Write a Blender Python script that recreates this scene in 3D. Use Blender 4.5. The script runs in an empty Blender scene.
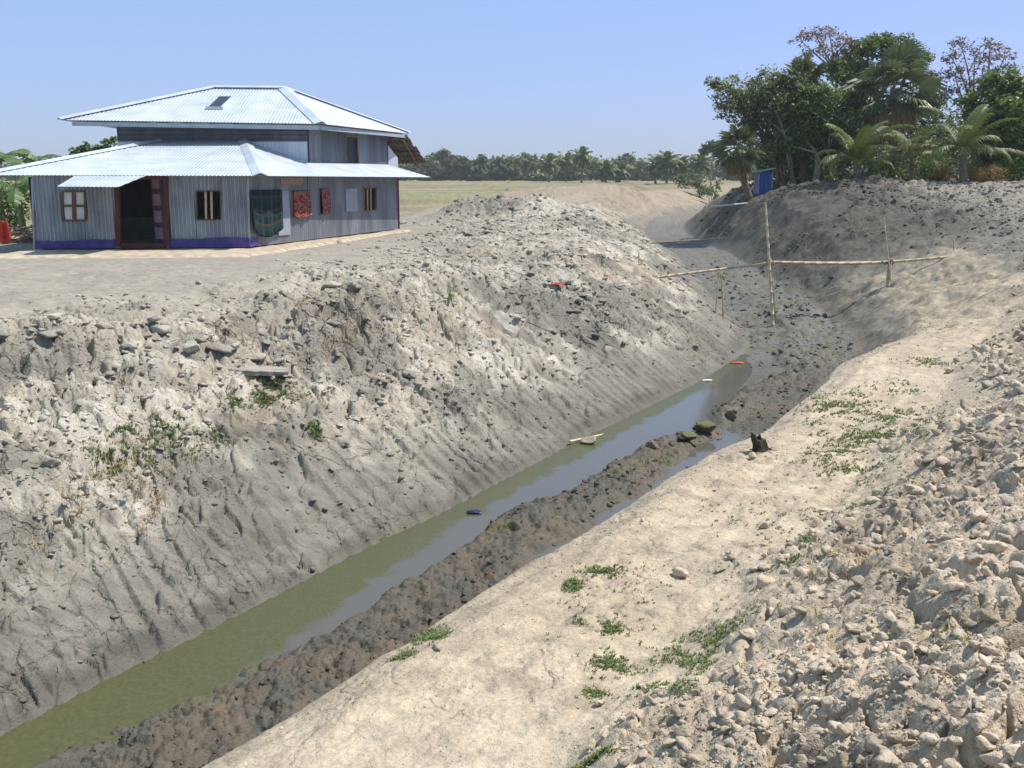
import bpy, bmesh, math, random
import numpy as np
from mathutils import Vector, Matrix

random.seed(7)
RNG = np.random.default_rng(11)
R = math.radians
scn = bpy.context.scene
COL = scn.collection

# ------------------------------------------------------------------ camera
CAM_H, PITCH, FPX = 2.0, R(11.7), 996.0
cd = bpy.data.cameras.new('camera')
cd.sensor_width = 36.0
cd.lens = FPX / 1024 * 36.0
cd.clip_start = 0.05
cd.clip_end = 20000
cam = bpy.data.objects.new('camera', cd)
cam.location = (0, 0, CAM_H)
cam.rotation_euler = (R(90) - PITCH, 0, 0)
COL.objects.link(cam)
scn.camera = cam

# ------------------------------------------------------------------ light
SUN_AZ, SUN_EL = 80.0, 60.0          # azimuth from +Y towards +X
w = bpy.data.worlds.new('World')
scn.world = w
w.use_nodes = True
nt = w.node_tree
nt.nodes.clear()
sky = nt.nodes.new('ShaderNodeTexSky')
sky.sky_type = 'NISHITA'
sky.sun_disc = False
sky.sun_elevation = R(SUN_EL)
sky.sun_rotation = R(SUN_AZ)
sky.altitude = 0
sky.air_density = 1.0
sky.dust_density = 0.8
sky.ozone_density = 3.0
bg = nt.nodes.new('ShaderNodeBackground')
bg.inputs['Strength'].default_value = 0.10
wo = nt.nodes.new('ShaderNodeOutputWorld')
hz = nt.nodes.new('ShaderNodeVectorMath'); hz.operation = 'MULTIPLY_ADD'      # dry season haze: paler, flatter blue
hz.inputs[1].default_value = (.52, .34, 1.0)
hz.inputs[2].default_value = (1.82, 3.45, 2.55)
nt.links.new(sky.outputs[0], hz.inputs[0]); nt.links.new(hz.outputs[0], bg.inputs[0])
nt.links.new(bg.outputs[0], wo.inputs[0])
sl = bpy.data.lights.new('sun', 'SUN')
sl.energy = 5.0
sl.angle = R(0.53)
sl.color = (1.0, 0.94, 0.83)
so = bpy.data.objects.new('sun', sl)
sd = Vector((math.cos(R(SUN_EL)) * math.sin(R(SUN_AZ)), math.cos(R(SUN_EL)) * math.cos(R(SUN_AZ)), math.sin(R(SUN_EL))))
so.rotation_euler = sd.to_track_quat('Z', 'Y').to_euler()
so.location = sd * 60
COL.objects.link(so)
scn.view_settings.view_transform = 'Standard'
scn.view_settings.look = 'None'
scn.view_settings.exposure = 0.22
scn.view_settings.gamma = 1.0

# ------------------------------------------------------------------ view maths (used to find real positions)
def ray(px, py):
    u = (px - 512) / FPX; v = (384 - py) / FPX
    return np.array([u, math.cos(PITCH) + v * math.sin(PITCH), -math.sin(PITCH) + v * math.cos(PITCH)])
def at(px, py, Y):
    d = ray(px, py); t = Y / d[1]
    return Vector((d[0] * t, Y, CAM_H + d[2] * t))

# ------------------------------------------------------------------ noise
def _h(ix, iy, seed):
    n = (ix.astype(np.int64) * 374761393 + iy.astype(np.int64) * 668265263 + seed * 974711) & 0xFFFFFFFF
    n = ((n ^ (n >> 13)) * 1274126177) & 0xFFFFFFFF
    n = ((n ^ (n >> 15)) * 2246822519) & 0xFFFFFFFF
    return ((n ^ (n >> 16)) & 0xFFFFFF) / float(0x1000000)
def vnoise(x, y, seed=0):
    ix = np.floor(x); iy = np.floor(y)
    fx = x - ix; fy = y - iy
    fx = fx * fx * (3 - 2 * fx); fy = fy * fy * (3 - 2 * fy)
    a = _h(ix, iy, seed); b = _h(ix + 1, iy, seed); c = _h(ix, iy + 1, seed); d = _h(ix + 1, iy + 1, seed)
    return (a + (b - a) * fx) * (1 - fy) + (c + (d - c) * fx) * fy
def fbm(x, y, seed=0, octv=4):
    r = 0; a = .5; t = 0
    for k in range(octv):
        r = r + a * vnoise(x, y, seed + k * 17); t += a
        x, y = (x * .8 - y * .6) * 2.03 + 3.1, (x * .6 + y * .8) * 2.03 - 1.7; a *= .5
    return r / t
def worley(x, y, seed=0):
    ix = np.floor(x); iy = np.floor(y)
    f1 = np.full(x.shape, 9.); f2 = np.full(x.shape, 9.); cid = np.zeros(x.shape)
    for dx in (-1, 0, 1):
        for dy in (-1, 0, 1):
            cx = ix + dx; cy = iy + dy
            px = cx + .1 + .8 * _h(cx, cy, seed); py = cy + .1 + .8 * _h(cx, cy, seed + 5)
            d = np.hypot(px - x, py - y)
            closer = d < f1
            f2 = np.where(closer, f1, np.minimum(f2, d))
            cid = np.where(closer, _h(cx, cy, seed + 9), cid)
            f1 = np.where(closer, d, f1)
    return f1, f2, cid
def ss(a, b, x):
    t = np.clip((x - a) / (b - a), 0, 1)
    return t * t * (3 - 2 * t)

# ------------------------------------------------------------------ terrain definition
def chaikin(p, n=3):
    p = np.array(p, float)
    for _ in range(n):
        q = np.empty((2 * len(p), 2))
        q[1:-1:2] = .75 * p[:-1] + .25 * p[1:]
        q[2::2] = .25 * p[:-1] + .75 * p[1:]
        q[0] = p[0]; q[-1] = p[-1]
        p = q
    return p
CL = chaikin([(-35.2, -49.0), (-5.2, 3.0), (1.3, 14.26), (7.35, 24.9), (8.35, 32), (8.6, 44), (9.2, 60), (11.5, 75), (18, 95), (32, 130), (90, 260), (600, 1200)])
_seg = np.linalg.norm(np.diff(CL, axis=0), axis=1)
_cum = np.concatenate([[0], np.cumsum(_seg)])
def canal(x, y):
    """signed distance to the ditch's centre line (right positive), distance along it, Y of the nearest point"""
    best = np.full(x.shape, 1e18); dd = np.zeros(x.shape); s = np.zeros(x.shape); sy = np.zeros(x.shape)
    for i in range(len(CL) - 1):
        a = CL[i]; b = CL[i + 1]; L = _seg[i]
        if L < 1e-6: continue
        ux, uy = (b - a) / L
        t = np.clip((x - a[0]) * ux + (y - a[1]) * uy, 0, L)
        qx = x - a[0] - t * ux; qy = y - a[1] - t * uy
        q = qx * qx + qy * qy
        m = q < best
        best = np.where(m, q, best)
        sg = np.where(ux * qy - uy * qx < 0, 1., -1.)
        dd = np.where(m, np.sqrt(q) * sg, dd)
        s = np.where(m, _cum[i] + t, s); sy = np.where(m, a[1] + t * uy, sy)
    return dd, s, sy
def prof(d, pts):
    p = np.array(pts); return np.interp(d, p[:, 0], p[:, 1])
L_NEAR = [(0, -2.44), (1.0, -2.56), (1.3, -2.36), (2.6, -1.75), (5.2, -.5), (5.9, -.22), (7.5, -.06), (10, 0), (60, 0)]
L_BRDG = [(0, -2.34), (1.0, -2.46), (1.3, -2.3), (3.8, -.80), (5.6, -.1), (7.5, .05), (11, .0), (60, 0)]
L_FAR = [(0, -1.5), (1.2, -1.45), (3.2, -.35), (5.0, .28), (7, .30), (10, .1), (15, -.1), (60, -.1)]
L_END = [(0, -1.1), (1.4, -1.0), (5.5, .55), (8, .65), (11, .4), (16, -.1), (60, -.1)]
R_NEAR = [(0, -2.44), (1.2, -2.46), (2.75, -.72), (3.1, -.62), (4.3, -.55), (5.1, -.2), (6.2, .33), (9, .55), (60, .6)]
R_BRDG = [(0, -2.32), (1.3, -2.25), (3.0, -1.35), (5.0, -.42), (8, .35), (12, .95), (18, 1.05), (80, .6)]
R_FAR = [(0, -1.5), (1.2, -1.4), (3.3, .85), (4.2, 1.2), (7, 1.25), (30, 1.1), (80, .3)]
R_END = [(0, -1.1), (1.2, -1.0), (5.5, 1.0), (9, .9), (20, .2), (80, 0)]
HX0, HX1, HY0, HY1 = -15.2, -3.2, 24.5, 41.0

def bumps(x, y, sc, seed, p=.5):
    f1, f2, cid = worley(x / sc, y / sc, seed)
    return np.clip(1 - (f1 / (.72 if p == .5 else .85)) ** 2, 0, 1) ** p * (.25 + .75 * cid)

def ground(x, y, detail=True):
    x = np.asarray(x, float); y = np.asarray(y, float)
    d, s, sy = canal(x, y)
    d = d + (fbm(s / 2.3, s * 0 + 4.2, 3, 3) - .5) * .35 * ss(.6, 2, np.abs(d))
    dl = -d
    k1 = ss(15, 28, sy); k2 = ss(30, 46, sy); k3 = ss(60, 80, sy)
    d = np.where(d > 0, d - np.interp(sy, [3, 6.4, 14, 22, 30], [-.30, 0, .38, .30, 0]) * ss(0.3, 1.6, d), d); dl = -d
    zl = prof(dl, L_NEAR); zl += (prof(dl, L_BRDG) - zl) * k1; zl += (prof(dl, L_FAR) - zl) * k2; zl += (prof(dl, L_END) - zl) * k3
    zr = prof(d, R_NEAR); zr += (prof(d, R_BRDG) - zr) * k1; zr += (prof(d, R_FAR) - zr) * k2; zr += (prof(d, R_END) - zr) * k3
    z = np.where(d < 0, zl, zr)
    r = np.hypot(x, y)
    M = {}
    # spoil mound on the left bank, embankment farther back, rubble ridge under the palms
    def ridge(ax, ay, bx, by, wd, h):
        L2 = (bx - ax) ** 2 + (by - ay) ** 2
        t = np.clip(((x - ax) * (bx - ax) + (y - ay) * (by - ay)) / L2, 0, 1)
        q = np.hypot(x - ax - t * (bx - ax), y - ay - t * (by - ay))
        return h * np.exp(-(q / wd) ** 2)
    mound = ridge(-1.9, 47.5, .8, 46.3, 1.7, .85) + ridge(1.2, 45.8, 3.2, 44, 1.3, .12)
    z = z + mound
    berm = ridge(-9, 84, 10.5, 86, 4.2, .85) * (1 - ss(-4, 2, d))
    z = z + berm
    z = z + ridge(17, 44.5, 27, 43, 2.2, .42) + ridge(12.5, 46, 16, 45, 1.8, .2)
    far = ss(55, 100, r)
    z = z + (fbm(x / 5, y / 5, 21, 4) - .5) * .28 * ss(1.2, 4, np.abs(d)) * (1 - far)
    z = z + 1.25 * ss(105, 230, y)
    pad = ss(HX0 - 2, HX0, x) * (1 - ss(HX1, HX1 + 1.5, x)) * ss(HY0 - 2, HY0, y) * (1 - ss(HY1, HY1 + 2, y))
    z = z * (1 - pad) + 0.0 * pad
    # old paddy bunds
    fld = ss(13, 18, dl) * ss(40, 46, y) * (1 - ss(260, 300, y))
    q = y / 14.0 + (fbm(x / 40, y / 40, 5, 2) - .5) * 1.2
    fq = np.abs(q - np.round(q)) * 14.0
    z = z + fld * .22 * np.exp(-(fq / .6) ** 2)
    q2 = x / 23.0 + .3 * vnoise(np.floor(q + .5), q * 0, 8); fq2 = np.abs(q2 - np.round(q2)) * 23
    z = z + fld * .2 * np.exp(-(fq2 / .4) ** 2)
    M['field'] = fld; M['fieldid'] = _h(np.floor(q + 0.), np.floor(q2), 77); M['bund'] = fld * np.exp(-(np.minimum(fq, fq2 * 1.5) / .9) ** 2)
    # zone masks
    near = 1 - k1
    patch = fbm(x / 1.7, y / 1.7, 31, 4)
    slopeL = ss(1.15, 1.45, dl) * (1 - ss(5.0, 6.5, dl + (patch - .5) * 2.0))
    crestL = ss(3.6, 5.0, dl + (patch - .5) * 2.5) * (1 - ss(6.6 + 2.5 * k1, 8.5 + 5 * k1, dl + (patch - .5) * 3)) * (1 - ss(60, 80, sy))
    crumbL = ss(.40, .52, fbm(x / 1.1 + 9, y / 1.1, 41, 4)) * ss(1.8, 3.2, dl + (patch - .5) * 2) * (1 - ss(6.6 + 2.5 * k1, 10 + 4 * k1, dl + (patch - .5) * 7)) * (1 - ss(60, 80, sy))
    heapN = ss(3.9, 4.9, d - .35 * ss(8, 14, sy) + (fbm(x / 1.3, y / 1.3, 51, 3) - .5) * 1.7) * near
    crumbL = crumbL * (1 - .45 * k1 * (1 - k2))
    rubR = ss(5.5 - 2.2 * k2, 9 - 4.2 * k2, d + (patch - .5) * 4) * k1 * (1 - ss(60, 80, sy)) * (1 - ss(20, 40, d))
    pathM = ss(2.5, 2.9, d) * (1 - ss(3.9, 4.9, d - 1.1 * k1 + (fbm(x / 1.3, y / 1.3, 51, 3) - .5) * 1.7)) * (1 - ss(25, 35, sy))
    bed = (1 - ss(1.05, 1.35, dl)) * (1 - ss(1.2, 1.9, d))
    mudbar = ss(-.42, -.12, d + (fbm(s / 1.4, d * 0, 61, 3) - .5) * .8 + .35 * (1 - ss(7, 10, sy)) - .55 * ss(15, 18, sy) * (1 - ss(22, 25, sy))) * bed * (1 - k2)
    strip2 = ss(.46, .68, d + (fbm(s / .9, s * 0, 65, 3) - .5) * .4) * (1 - ss(1.0, 1.3, d)) * (1 - ss(19, 22, sy)) * ss(10, 12, sy)
    wetR = (1 - ss(1.6, 3.4, d)) * ss(.2, 1, d)
    M.update(strip2=strip2, d=d, s=s, sy=sy, slopeL=slopeL, crestL=crestL, crumbL=crumbL, heap=heapN, rubR=rubR, path=pathM, bed=bed, mudbar=mudbar, wetR=wetR, pad=pad, patch=patch, k1=k1, k2=k2, k3=k3, berm=berm, mound=mound, r=r, far=far)
    # bed levels
    z = z + bed * mudbar * (.05 + .07 * vnoise(s / .8, d / .5, 66)) * (1 - k2) * (1 - strip2)
    z = z + bed * ss(22, 27, sy) * (1 - k2) * (fbm(x / 1.5, y / 1.5, 71, 3) - .30) * .32
    if not detail:
        return z, M
    fade = 1 - ss(70, 110, r)
    idx = np.nonzero((fade > 0) & (pad < 1) & (np.abs(d) < 26))[0]
    if len(idx):
        X = x[idx]; Y = y[idx]; D = d[idx]; S = s[idx]; f = (fade * (1 - pad * .9))[idx]
        g = {k: v[idx] for k, v in M.items() if isinstance(v, np.ndarray)}
        wx = (fbm(X / .9, Y / .9, 81, 3) - .5); wy = (fbm(X / .9 + 7, Y / .9 - 3, 82, 3) - .5)
        dz = np.zeros(X.shape)
        # cracked, slabby clay on the cut bank
        f1, f2, c1 = worley((S + wx * .7) / .95, (D + wy * .7) / .62, 91)
        crk = 1 - ss(.0, .08, f2 - f1)
        block = np.maximum(g['slopeL'], g['crestL'] * .8)
        dz += block * (.35 + .65 * ss(2.0, 3.6, -D)) * (-.10 * crk + (c1 - .5) * .12)
        f1, f2, c2 = worley((S + wx * .5) / .33, (D + wy * .5) / .26, 92)
        crk2 = 1 - ss(.0, .12, f2 - f1)
        mm = ss(.42, .6, vnoise(X / 1.3, Y / 1.3, 93))
        dz += block * (.25 + .75 * mm) * (-.05 * crk2 + (c2 - .5) * .08)
        # spade cuts running down the bank just above the water
        cut = (S + .25 * D) / .30 + .9 * (fbm(S / 1.1, D * .35, 95, 3) - .5) * 2
        saw = cut - np.floor(cut); saw = np.where(saw < .74, saw / .74, (1 - saw) / .26)
        lower = ss(1.10, 1.35, -D) * (1 - ss(2.6, 3.8, -D + wx * 1.5))
        dz += lower * (.5 - saw) * .075 * (.35 + .65 * vnoise(np.floor(cut), S * 0, 96))
        # crumbly dry soil
        cr = np.maximum(g['crumbL'], g['crestL'] * .6)
        dz += cr * (bumps(X + wx * .25, Y + wy * .2, .34, 101) * .11 + bumps(X + wy * .1, Y, .16, 102) * .085 + bumps(X, Y, .085, 103) * .05)
        g2 = np.abs(fbm(X / .45, Y / .45, 104, 3) - .5)
        dz -= cr * .09 * (1 - ss(0, .03, g2))
        # broken edge of the top layer
        edge = -D + (fbm(S / 2.2, S * 0 + 9, 105, 4) - .5) * 2.2 + (fbm(X / .5, Y / .5, 106, 3) - .5) * .9
        sc = ss(5.45, 5.62, edge) * (1 - ss(5.65, 8.2, edge)) * (1 - g['k1'])
        dz += sc * .19 * ss(.35, .6, vnoise(S / 1.5, S * 0, 107))
        f1, f2, _ = worley((S + wx * .6) / .55, (D + wy * .6) / .36, 108)
        hz_ = ss(4.3, 4.9, edge) * (1 - ss(5.9, 6.6, edge)) * (1 - g['k1']) * ss(.44, .56, fbm(S / 1.3, D / .8, 109, 3))
        dz += hz_ * (.05 - .20 * (1 - ss(.04, .30, f2 - f1)))
        # big loose heap beside the photographer
        hp = g['heap']
        dz += hp * ((fbm(X / .8, Y / .8, 110, 4) - .5) * .30 + bumps(X + wx * .2, Y + wy * .2, .42, 111, 1.) * .08 + bumps(X + wy * .12, Y, .20, 112, 1.) * .055 + bumps(X, Y, .095, 113, 1.) * .045 + bumps(X, Y, .045, 114) * .02)
        gul = np.abs(fbm(X / .75, Y / .75, 117, 3) - .5)
        dz -= hp * .12 * (1 - ss(0, .035, gul))
        gul = np.abs(fbm(X / .32 + 5, Y / .32, 118, 3) - .5)
        dz -= hp * .06 * (1 - ss(0, .03, gul))
        rr = g['rubR']
        dz += rr * ((fbm(X / 1.1, Y / 1.1, 120, 4) - .5) * .35 + bumps(X + wx * .3, Y, .55, 121) * .22 + bumps(X, Y + wx * .1, .26, 122) * .14)
        slopeR = ss(1.3, 2.0, D) * (1 - ss(5, 8, D)) * g['k1']
        dz += slopeR * ((fbm(X / .7, Y / .7, 125, 4) - .5) * .42 + bumps(X + wx * .4, Y + wy * .3, .8, 123, 1.) * .16 * g['k2'] + bumps(X, Y, .35, 124) * .09 * ss(.4, .6, g['patch']) - .09 * (1 - ss(0, .05, np.abs(fbm(S / .6, D / 2.5, 126, 3) - .5))))
        dz += np.clip(g['berm'] + g['k3'] * .6, 0, 1) * ((fbm(X / 1.2, Y / 1.2, 129, 4) - .5) * .35)
        dz += g['mound'] * ((fbm(X / .9, Y / .9, 127, 4) - .5) * .55 + bumps(X, Y, .6, 128) * .15)
        # trodden path
        pt = g['path']
        dz += pt * ((fbm(X / .55, Y / .55, 130, 5) - .5) * .11 + (fbm(S / 1.4, D / .16, 135, 3) - .5) * .045 + bumps(X, Y, .05, 131) * .010 * ss(.45, .6, vnoise(X / .5, Y / .5, 132)) + bumps(X, Y, .12, 133) * .024 * ss(.5, .65, vnoise(X / .7, Y / .7, 134)))
        # mud clods in the bed
        mb = g['bed'] * np.maximum(g['mudbar'] * (1 - g['strip2'] * .8), ss(23, 27, g['sy']) * .7)
        dz += mb * (bumps(X + wx * .3, Y, .26, 141) * .085 + bumps(X, Y + wy * .2, .11, 142) * .055 + bumps(X, Y, .055, 144) * .025 + (fbm(X / .5, Y / .5, 143, 3) - .5) * .09 - .045)
        # plain ground between the ditch and the house
        pl = ss(6, 9, -D)
        dz += pl * ((fbm(X / .5, Y / .5, 151, 4) - .5) * .10 + bumps(X, Y, .2, 152) * .03 * ss(.45, .6, g['patch']))
        z[idx] += dz * f
        M['crack'] = np.zeros(x.shape); M['cell'] = np.full(x.shape, .5)
        M['cell'][idx] = c1
        M['crackpatch'] = np.zeros(x.shape); M['crackpatch'][idx] = mm
    return z, M

def lerp3(c, col, m):
    return c + (np.array(col)[None, :] - c) * m[:, None]
def soil_colour(x, y, M):
    n1 = fbm(x / .6, y / .6, 201, 4); n2 = fbm(x / 3.1, y / 3.1, 202, 3); n3 = fbm(x / .13, y / .13, 203, 2)
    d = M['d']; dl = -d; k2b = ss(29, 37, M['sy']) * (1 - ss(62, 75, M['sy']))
    c = np.tile(np.array([.33, .295, .24]), (len(x), 1))
    # plateau by the house: trampled grey soil
    c = lerp3(c, (.285, .257, .213), ss(7, 9, dl))
    # left bank: grey clay with pale dried crumbs
    c = lerp3(c, (.185, .170, .144), M['slopeL'] * .95)
    c = lerp3(c, (.35, .315, .258), M['slopeL'] * ss(.47, .60, n1 * .55 + n2 * .45) * ss(2.0, 3.2, dl) * .9)
    c = lerp3(c, (.31, .24, .175), ss(.52, .66, n2) * ss(2.6, 3.6, dl) * (1 - ss(5, 7, dl)) * .65)
    c = lerp3(c, (.385, .35, .288), np.maximum(M['crumbL'], M['crestL'] * .5) * .7)
    fl = fbm(x / .42, y / .42, 210, 4); f2_ = fbm(x / 1.6, y / 1.6, 211, 3)
    c = lerp3(c, (.50, .465, .40), (d < 0) * ss(.52, .60, fl * .6 + f2_ * .4) * ss(1.9, 3.0, dl) * (1 - ss(5.8, 7.2, dl - 2 * M['k1'])) * (1 - ss(55, 75, M['sy'])) * .6)
    c = lerp3(c, (.155, .144, .123), ss(.47, .57, fbm(x / 1.3, y / 1.3, 206, 4)) * np.maximum(M['slopeL'], M['crestL'] * .6) * .7)
    c = lerp3(c, (.105, .096, .080), (1 - ss(1.3, 1.6, dl + (n1 - .5) * .5)) * ss(.9, 1.3, dl) * .9)
    # heap and rubble
    c = lerp3(c, (.46, .378, .290), M['heap'])
    c = lerp3(c, (.285, .235, .18), M['heap'] * ss(.5, .68, n1) * .7)
    c = lerp3(c, (.205, .186, .157), M['k1'] * ss(2.0, 4, d))
    c = lerp3(c, (.135, .123, .105), M['k1'] * ss(.45, .6, n1) * ss(1.5, 3, d) * .6)
    c = lerp3(c, (.27, .245, .207), M['rubR'] * .6)
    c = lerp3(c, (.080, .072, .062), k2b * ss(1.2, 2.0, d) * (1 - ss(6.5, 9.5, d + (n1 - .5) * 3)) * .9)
    # path
    c = lerp3(c, (.475, .39, .285), M['path'] * (1 - .45 * M['k1']))
    c = lerp3(c, (.37, .295, .215), M['path'] * ss(.46, .60, n1) * .7)
    c = lerp3(c, (.27, .22, .165), M['path'] * ss(.60, .70, fbm(x / .16, y / .16, 209, 4)) * .55)
    c = lerp3(c, (.52, .44, .335), M['path'] * ss(.52, .66, n2) * .5)
    c = lerp3(c, (.40, .325, .24), M['path'] * ss(.50, .60, fbm(M['s'] / 1.6, d / .2, 208, 4)) * .55)
    # wet mud
    c = lerp3(c, (.095, .086, .070), np.maximum(M['bed'], M['wetR'] * .85 * (d > 0)))
    c = lerp3(c, (.105, .086, .064), M['mudbar'] * ss(.4, .6, n1) * .9)
    c = lerp3(c, (.135, .127, .110), M['bed'] * ss(21, 25, M['sy']))
    c = lerp3(c, (.20, .115, .05), M['mudbar'] * ss(.62, .72, fbm(x / .3, y / .3, 212, 4)) * .22)
    c = lerp3(c, (.10, .10, .035), M['bed'] * ss(.64, .74, fbm(x / .6, y / .6, 207, 4)) * .6)
    # far banks and fields
    sand = ss(.15, .6, M['berm']) + M['k3'] * (np.abs(d) < 14) * (1 - .7 * (np.abs(d) < 2.4))
    c = lerp3(c, (.29, .235, .172), np.clip(sand, 0, 1) * (1 - M['rubR']))
    c = lerp3(c, (.19, .172, .145), np.clip(M['mound'], 0, 1) * ss(.42, .6, n1))
    f = M['field']; fi = M['fieldid']
    c = lerp3(c, (.255, .218, .135), f)
    c = lerp3(c, (.20, .215, .10), f * ((fi > .3) & (fi < .75)) * .4)
    fs_ = fbm(x / 26, y / 1.7, 341, 3)
    c = lerp3(c, (.21, .175, .105), f * ss(.52, .62, fs_) * .7)
    c = lerp3(c, (.19, .21, .09), f * ss(.56, .66, fbm(x / 22 + 5, y / 2.4, 342, 3)) * .6)
    c = lerp3(c, (.26, .21, .13), f * (fi > .9) * .8)
    c = lerp3(c, (.17, .135, .085), M['bund'] * .8)
    fr = ss(100, 160, M['r']) * (1 - f)
    c = lerp3(c, (.255, .215, .135), fr)
    c = c * (.80 + .40 * n3)[:, None] * (.88 + .24 * n1)[:, None]
    wet = np.clip(np.maximum(M['bed'], (dl > 0) * (1 - ss(1.2, 1.7, dl))), 0, 1)
    return np.clip(c, .01, .85), wet

def H(x, y):
    return float(ground(np.array([x]), np.array([y]))[0][0])
def hit(px, py, tmax=130):
    d = ray(px, py)
    t = np.concatenate([np.arange(1.5, 20, .02), np.arange(20, tmax, .08)])
    z, _ = ground(d[0] * t, d[1] * t)
    below = (CAM_H + d[2] * t) < z
    i = int(np.argmax(below)) if below.any() else len(t) - 1
    return Vector((d[0] * t[i], d[1] * t[i], float(z[i])))

# ------------------------------------------------------------------ mesh helpers
def np_mesh(name, V, F, mat, parent=None, smooth=False, attrs=None):
    """F: list of int arrays (n,3) or (n,4)"""
    me = bpy.data.meshes.new(name)
    F = [f for f in F if len(f)]
    me.vertices.add(len(V)); me.vertices.foreach_set('co', np.asarray(V, np.float32).ravel())
    nl = sum(f.size for f in F); npoly = sum(len(f) for f in F)
    me.loops.add(nl); me.polygons.add(npoly)
    me.loops.foreach_set('vertex_index', np.concatenate([f.ravel() for f in F]).astype(np.int32))
    tot = np.concatenate([np.full(len(f), f.shape[1]) for f in F]).astype(np.int32)
    st = np.concatenate([[0], np.cumsum(tot)[:-1]]).astype(np.int32)
    me.polygons.foreach_set('loop_start', st)
    me.polygons.foreach_set('loop_total', tot)
    if smooth: me.polygons.foreach_set('use_smooth', np.ones(npoly, bool))
    for an, (ty, arr) in (attrs or {}).items():
        a = me.attributes.new(an, ty, 'POINT')
        if ty == 'FLOAT_COLOR':
            cc = np.ones((len(V), 4), np.float32); cc[:, :3] = arr
            a.data.foreach_set('color', cc.ravel())
        else:
            a.data.foreach_set('value', np.asarray(arr, np.float32))
    me.update(calc_edges=True)
    me.validate()
    me.materials.append(mat)
    o = bpy.data.objects.new(name, me)
    COL.objects.link(o)
    if parent: o.parent = parent
    return o
def tag(o, label=None, cat=None, group=None, kind=None):
    if label: o['label'] = label
    if cat: o['category'] = cat
    if group: o['group'] = group
    if kind: o['kind'] = kind
    return o
def empty(name, loc, label, cat, group=None, rz=0):
    o = bpy.data.objects.new(name, None)
    o.empty_display_size = .2
    o.location = loc; o.rotation_euler = (0, 0, rz)
    COL.objects.link(o)
    return tag(o, label, cat, group)

class MB:
    def __init__(s):
        s.v = []; s.f = []; s.t = []
    def add(s, vs, fs, tint=.5):
        n = len(s.v)
        s.v += [tuple(v) for v in vs]
        s.f += [tuple(i + n for i in f) for f in fs]
        s.t += list(tint) if hasattr(tint, '__len__') else [tint] * len(vs)
    def box(s, c, sz, rot=None, tint=.5):
        hx, hy, hz = sz[0] / 2, sz[1] / 2, sz[2] / 2
        vs = [Vector((a * hx, b * hy, e * hz)) for a in (-1, 1) for b in (-1, 1) for e in (-1, 1)]
        if rot is not None: vs = [rot @ v for v in vs]
        c = Vector(c)
        s.add([v + c for v in vs], [(0, 1, 3, 2), (4, 6, 7, 5), (0, 4, 5, 1), (2, 3, 7, 6), (0, 2, 6, 4), (1, 5, 7, 3)], tint)
    def beam(s, a, b, wd, ht, tint=.5):
        a = Vector(a); b = Vector(b); d = (b - a)
        L = d.length
        q = d.to_track_quat('X', 'Z').to_matrix()
        s.box((a + b) / 2, (L, wd, ht), q, tint)
    def tube(s, pts, rad, n=8, tint=.5, cap=True):
        pts = [Vector(p) for p in pts]
        m = len(pts)
        rad = rad if hasattr(rad, '__len__') else [rad] * m
        vs = []; fs = []
        ref = Vector((.3, .9, .2)).normalized()
        for i, p in enumerate(pts):
            t = (pts[min(i + 1, m - 1)] - pts[max(i - 1, 0)]).normalized()
            u = t.cross(ref)
            if u.length < .1: u = t.cross(Vector((1, 0, 0)))
            u.normalize(); v = t.cross(u)
            for k in range(n):
                a = 2 * math.pi * k / n
                vs.append(p + (u * math.cos(a) + v * math.sin(a)) * rad[i])
        for i in range(m - 1):
            for k in range(n):
                k2 = (k + 1) % n
                fs.append((i * n + k, i * n + k2, (i + 1) * n + k2, (i + 1) * n + k))
        if cap:
            fs.append(tuple(range(n - 1, -1, -1))); fs.append(tuple((m - 1) * n + k for k in range(n)))
        s.add(vs, fs, tint)
    def build(s, name, mat, parent=None, smooth=False, bevel=0):
        me = bpy.data.meshes.new(name)
        off = parent.location if (parent is not None and parent.parent is None) else None
        me.from_pydata(s.v, [], s.f)
        a = me.attributes.new('tint', 'FLOAT', 'POINT'); a.data.foreach_set('value', np.array(s.t, np.float32))
        if smooth: me.polygons.foreach_set('use_smooth', np.ones(len(s.f), bool))
        me.materials.append(mat); me.update()
        o = bpy.data.objects.new(name, me); COL.objects.link(o)
        if parent: o.parent = parent
        if bevel:
            b = o.modifiers.new('bevel', 'BEVEL'); b.width = bevel; b.segments = 2; b.limit_method = 'ANGLE'
        return o

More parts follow.
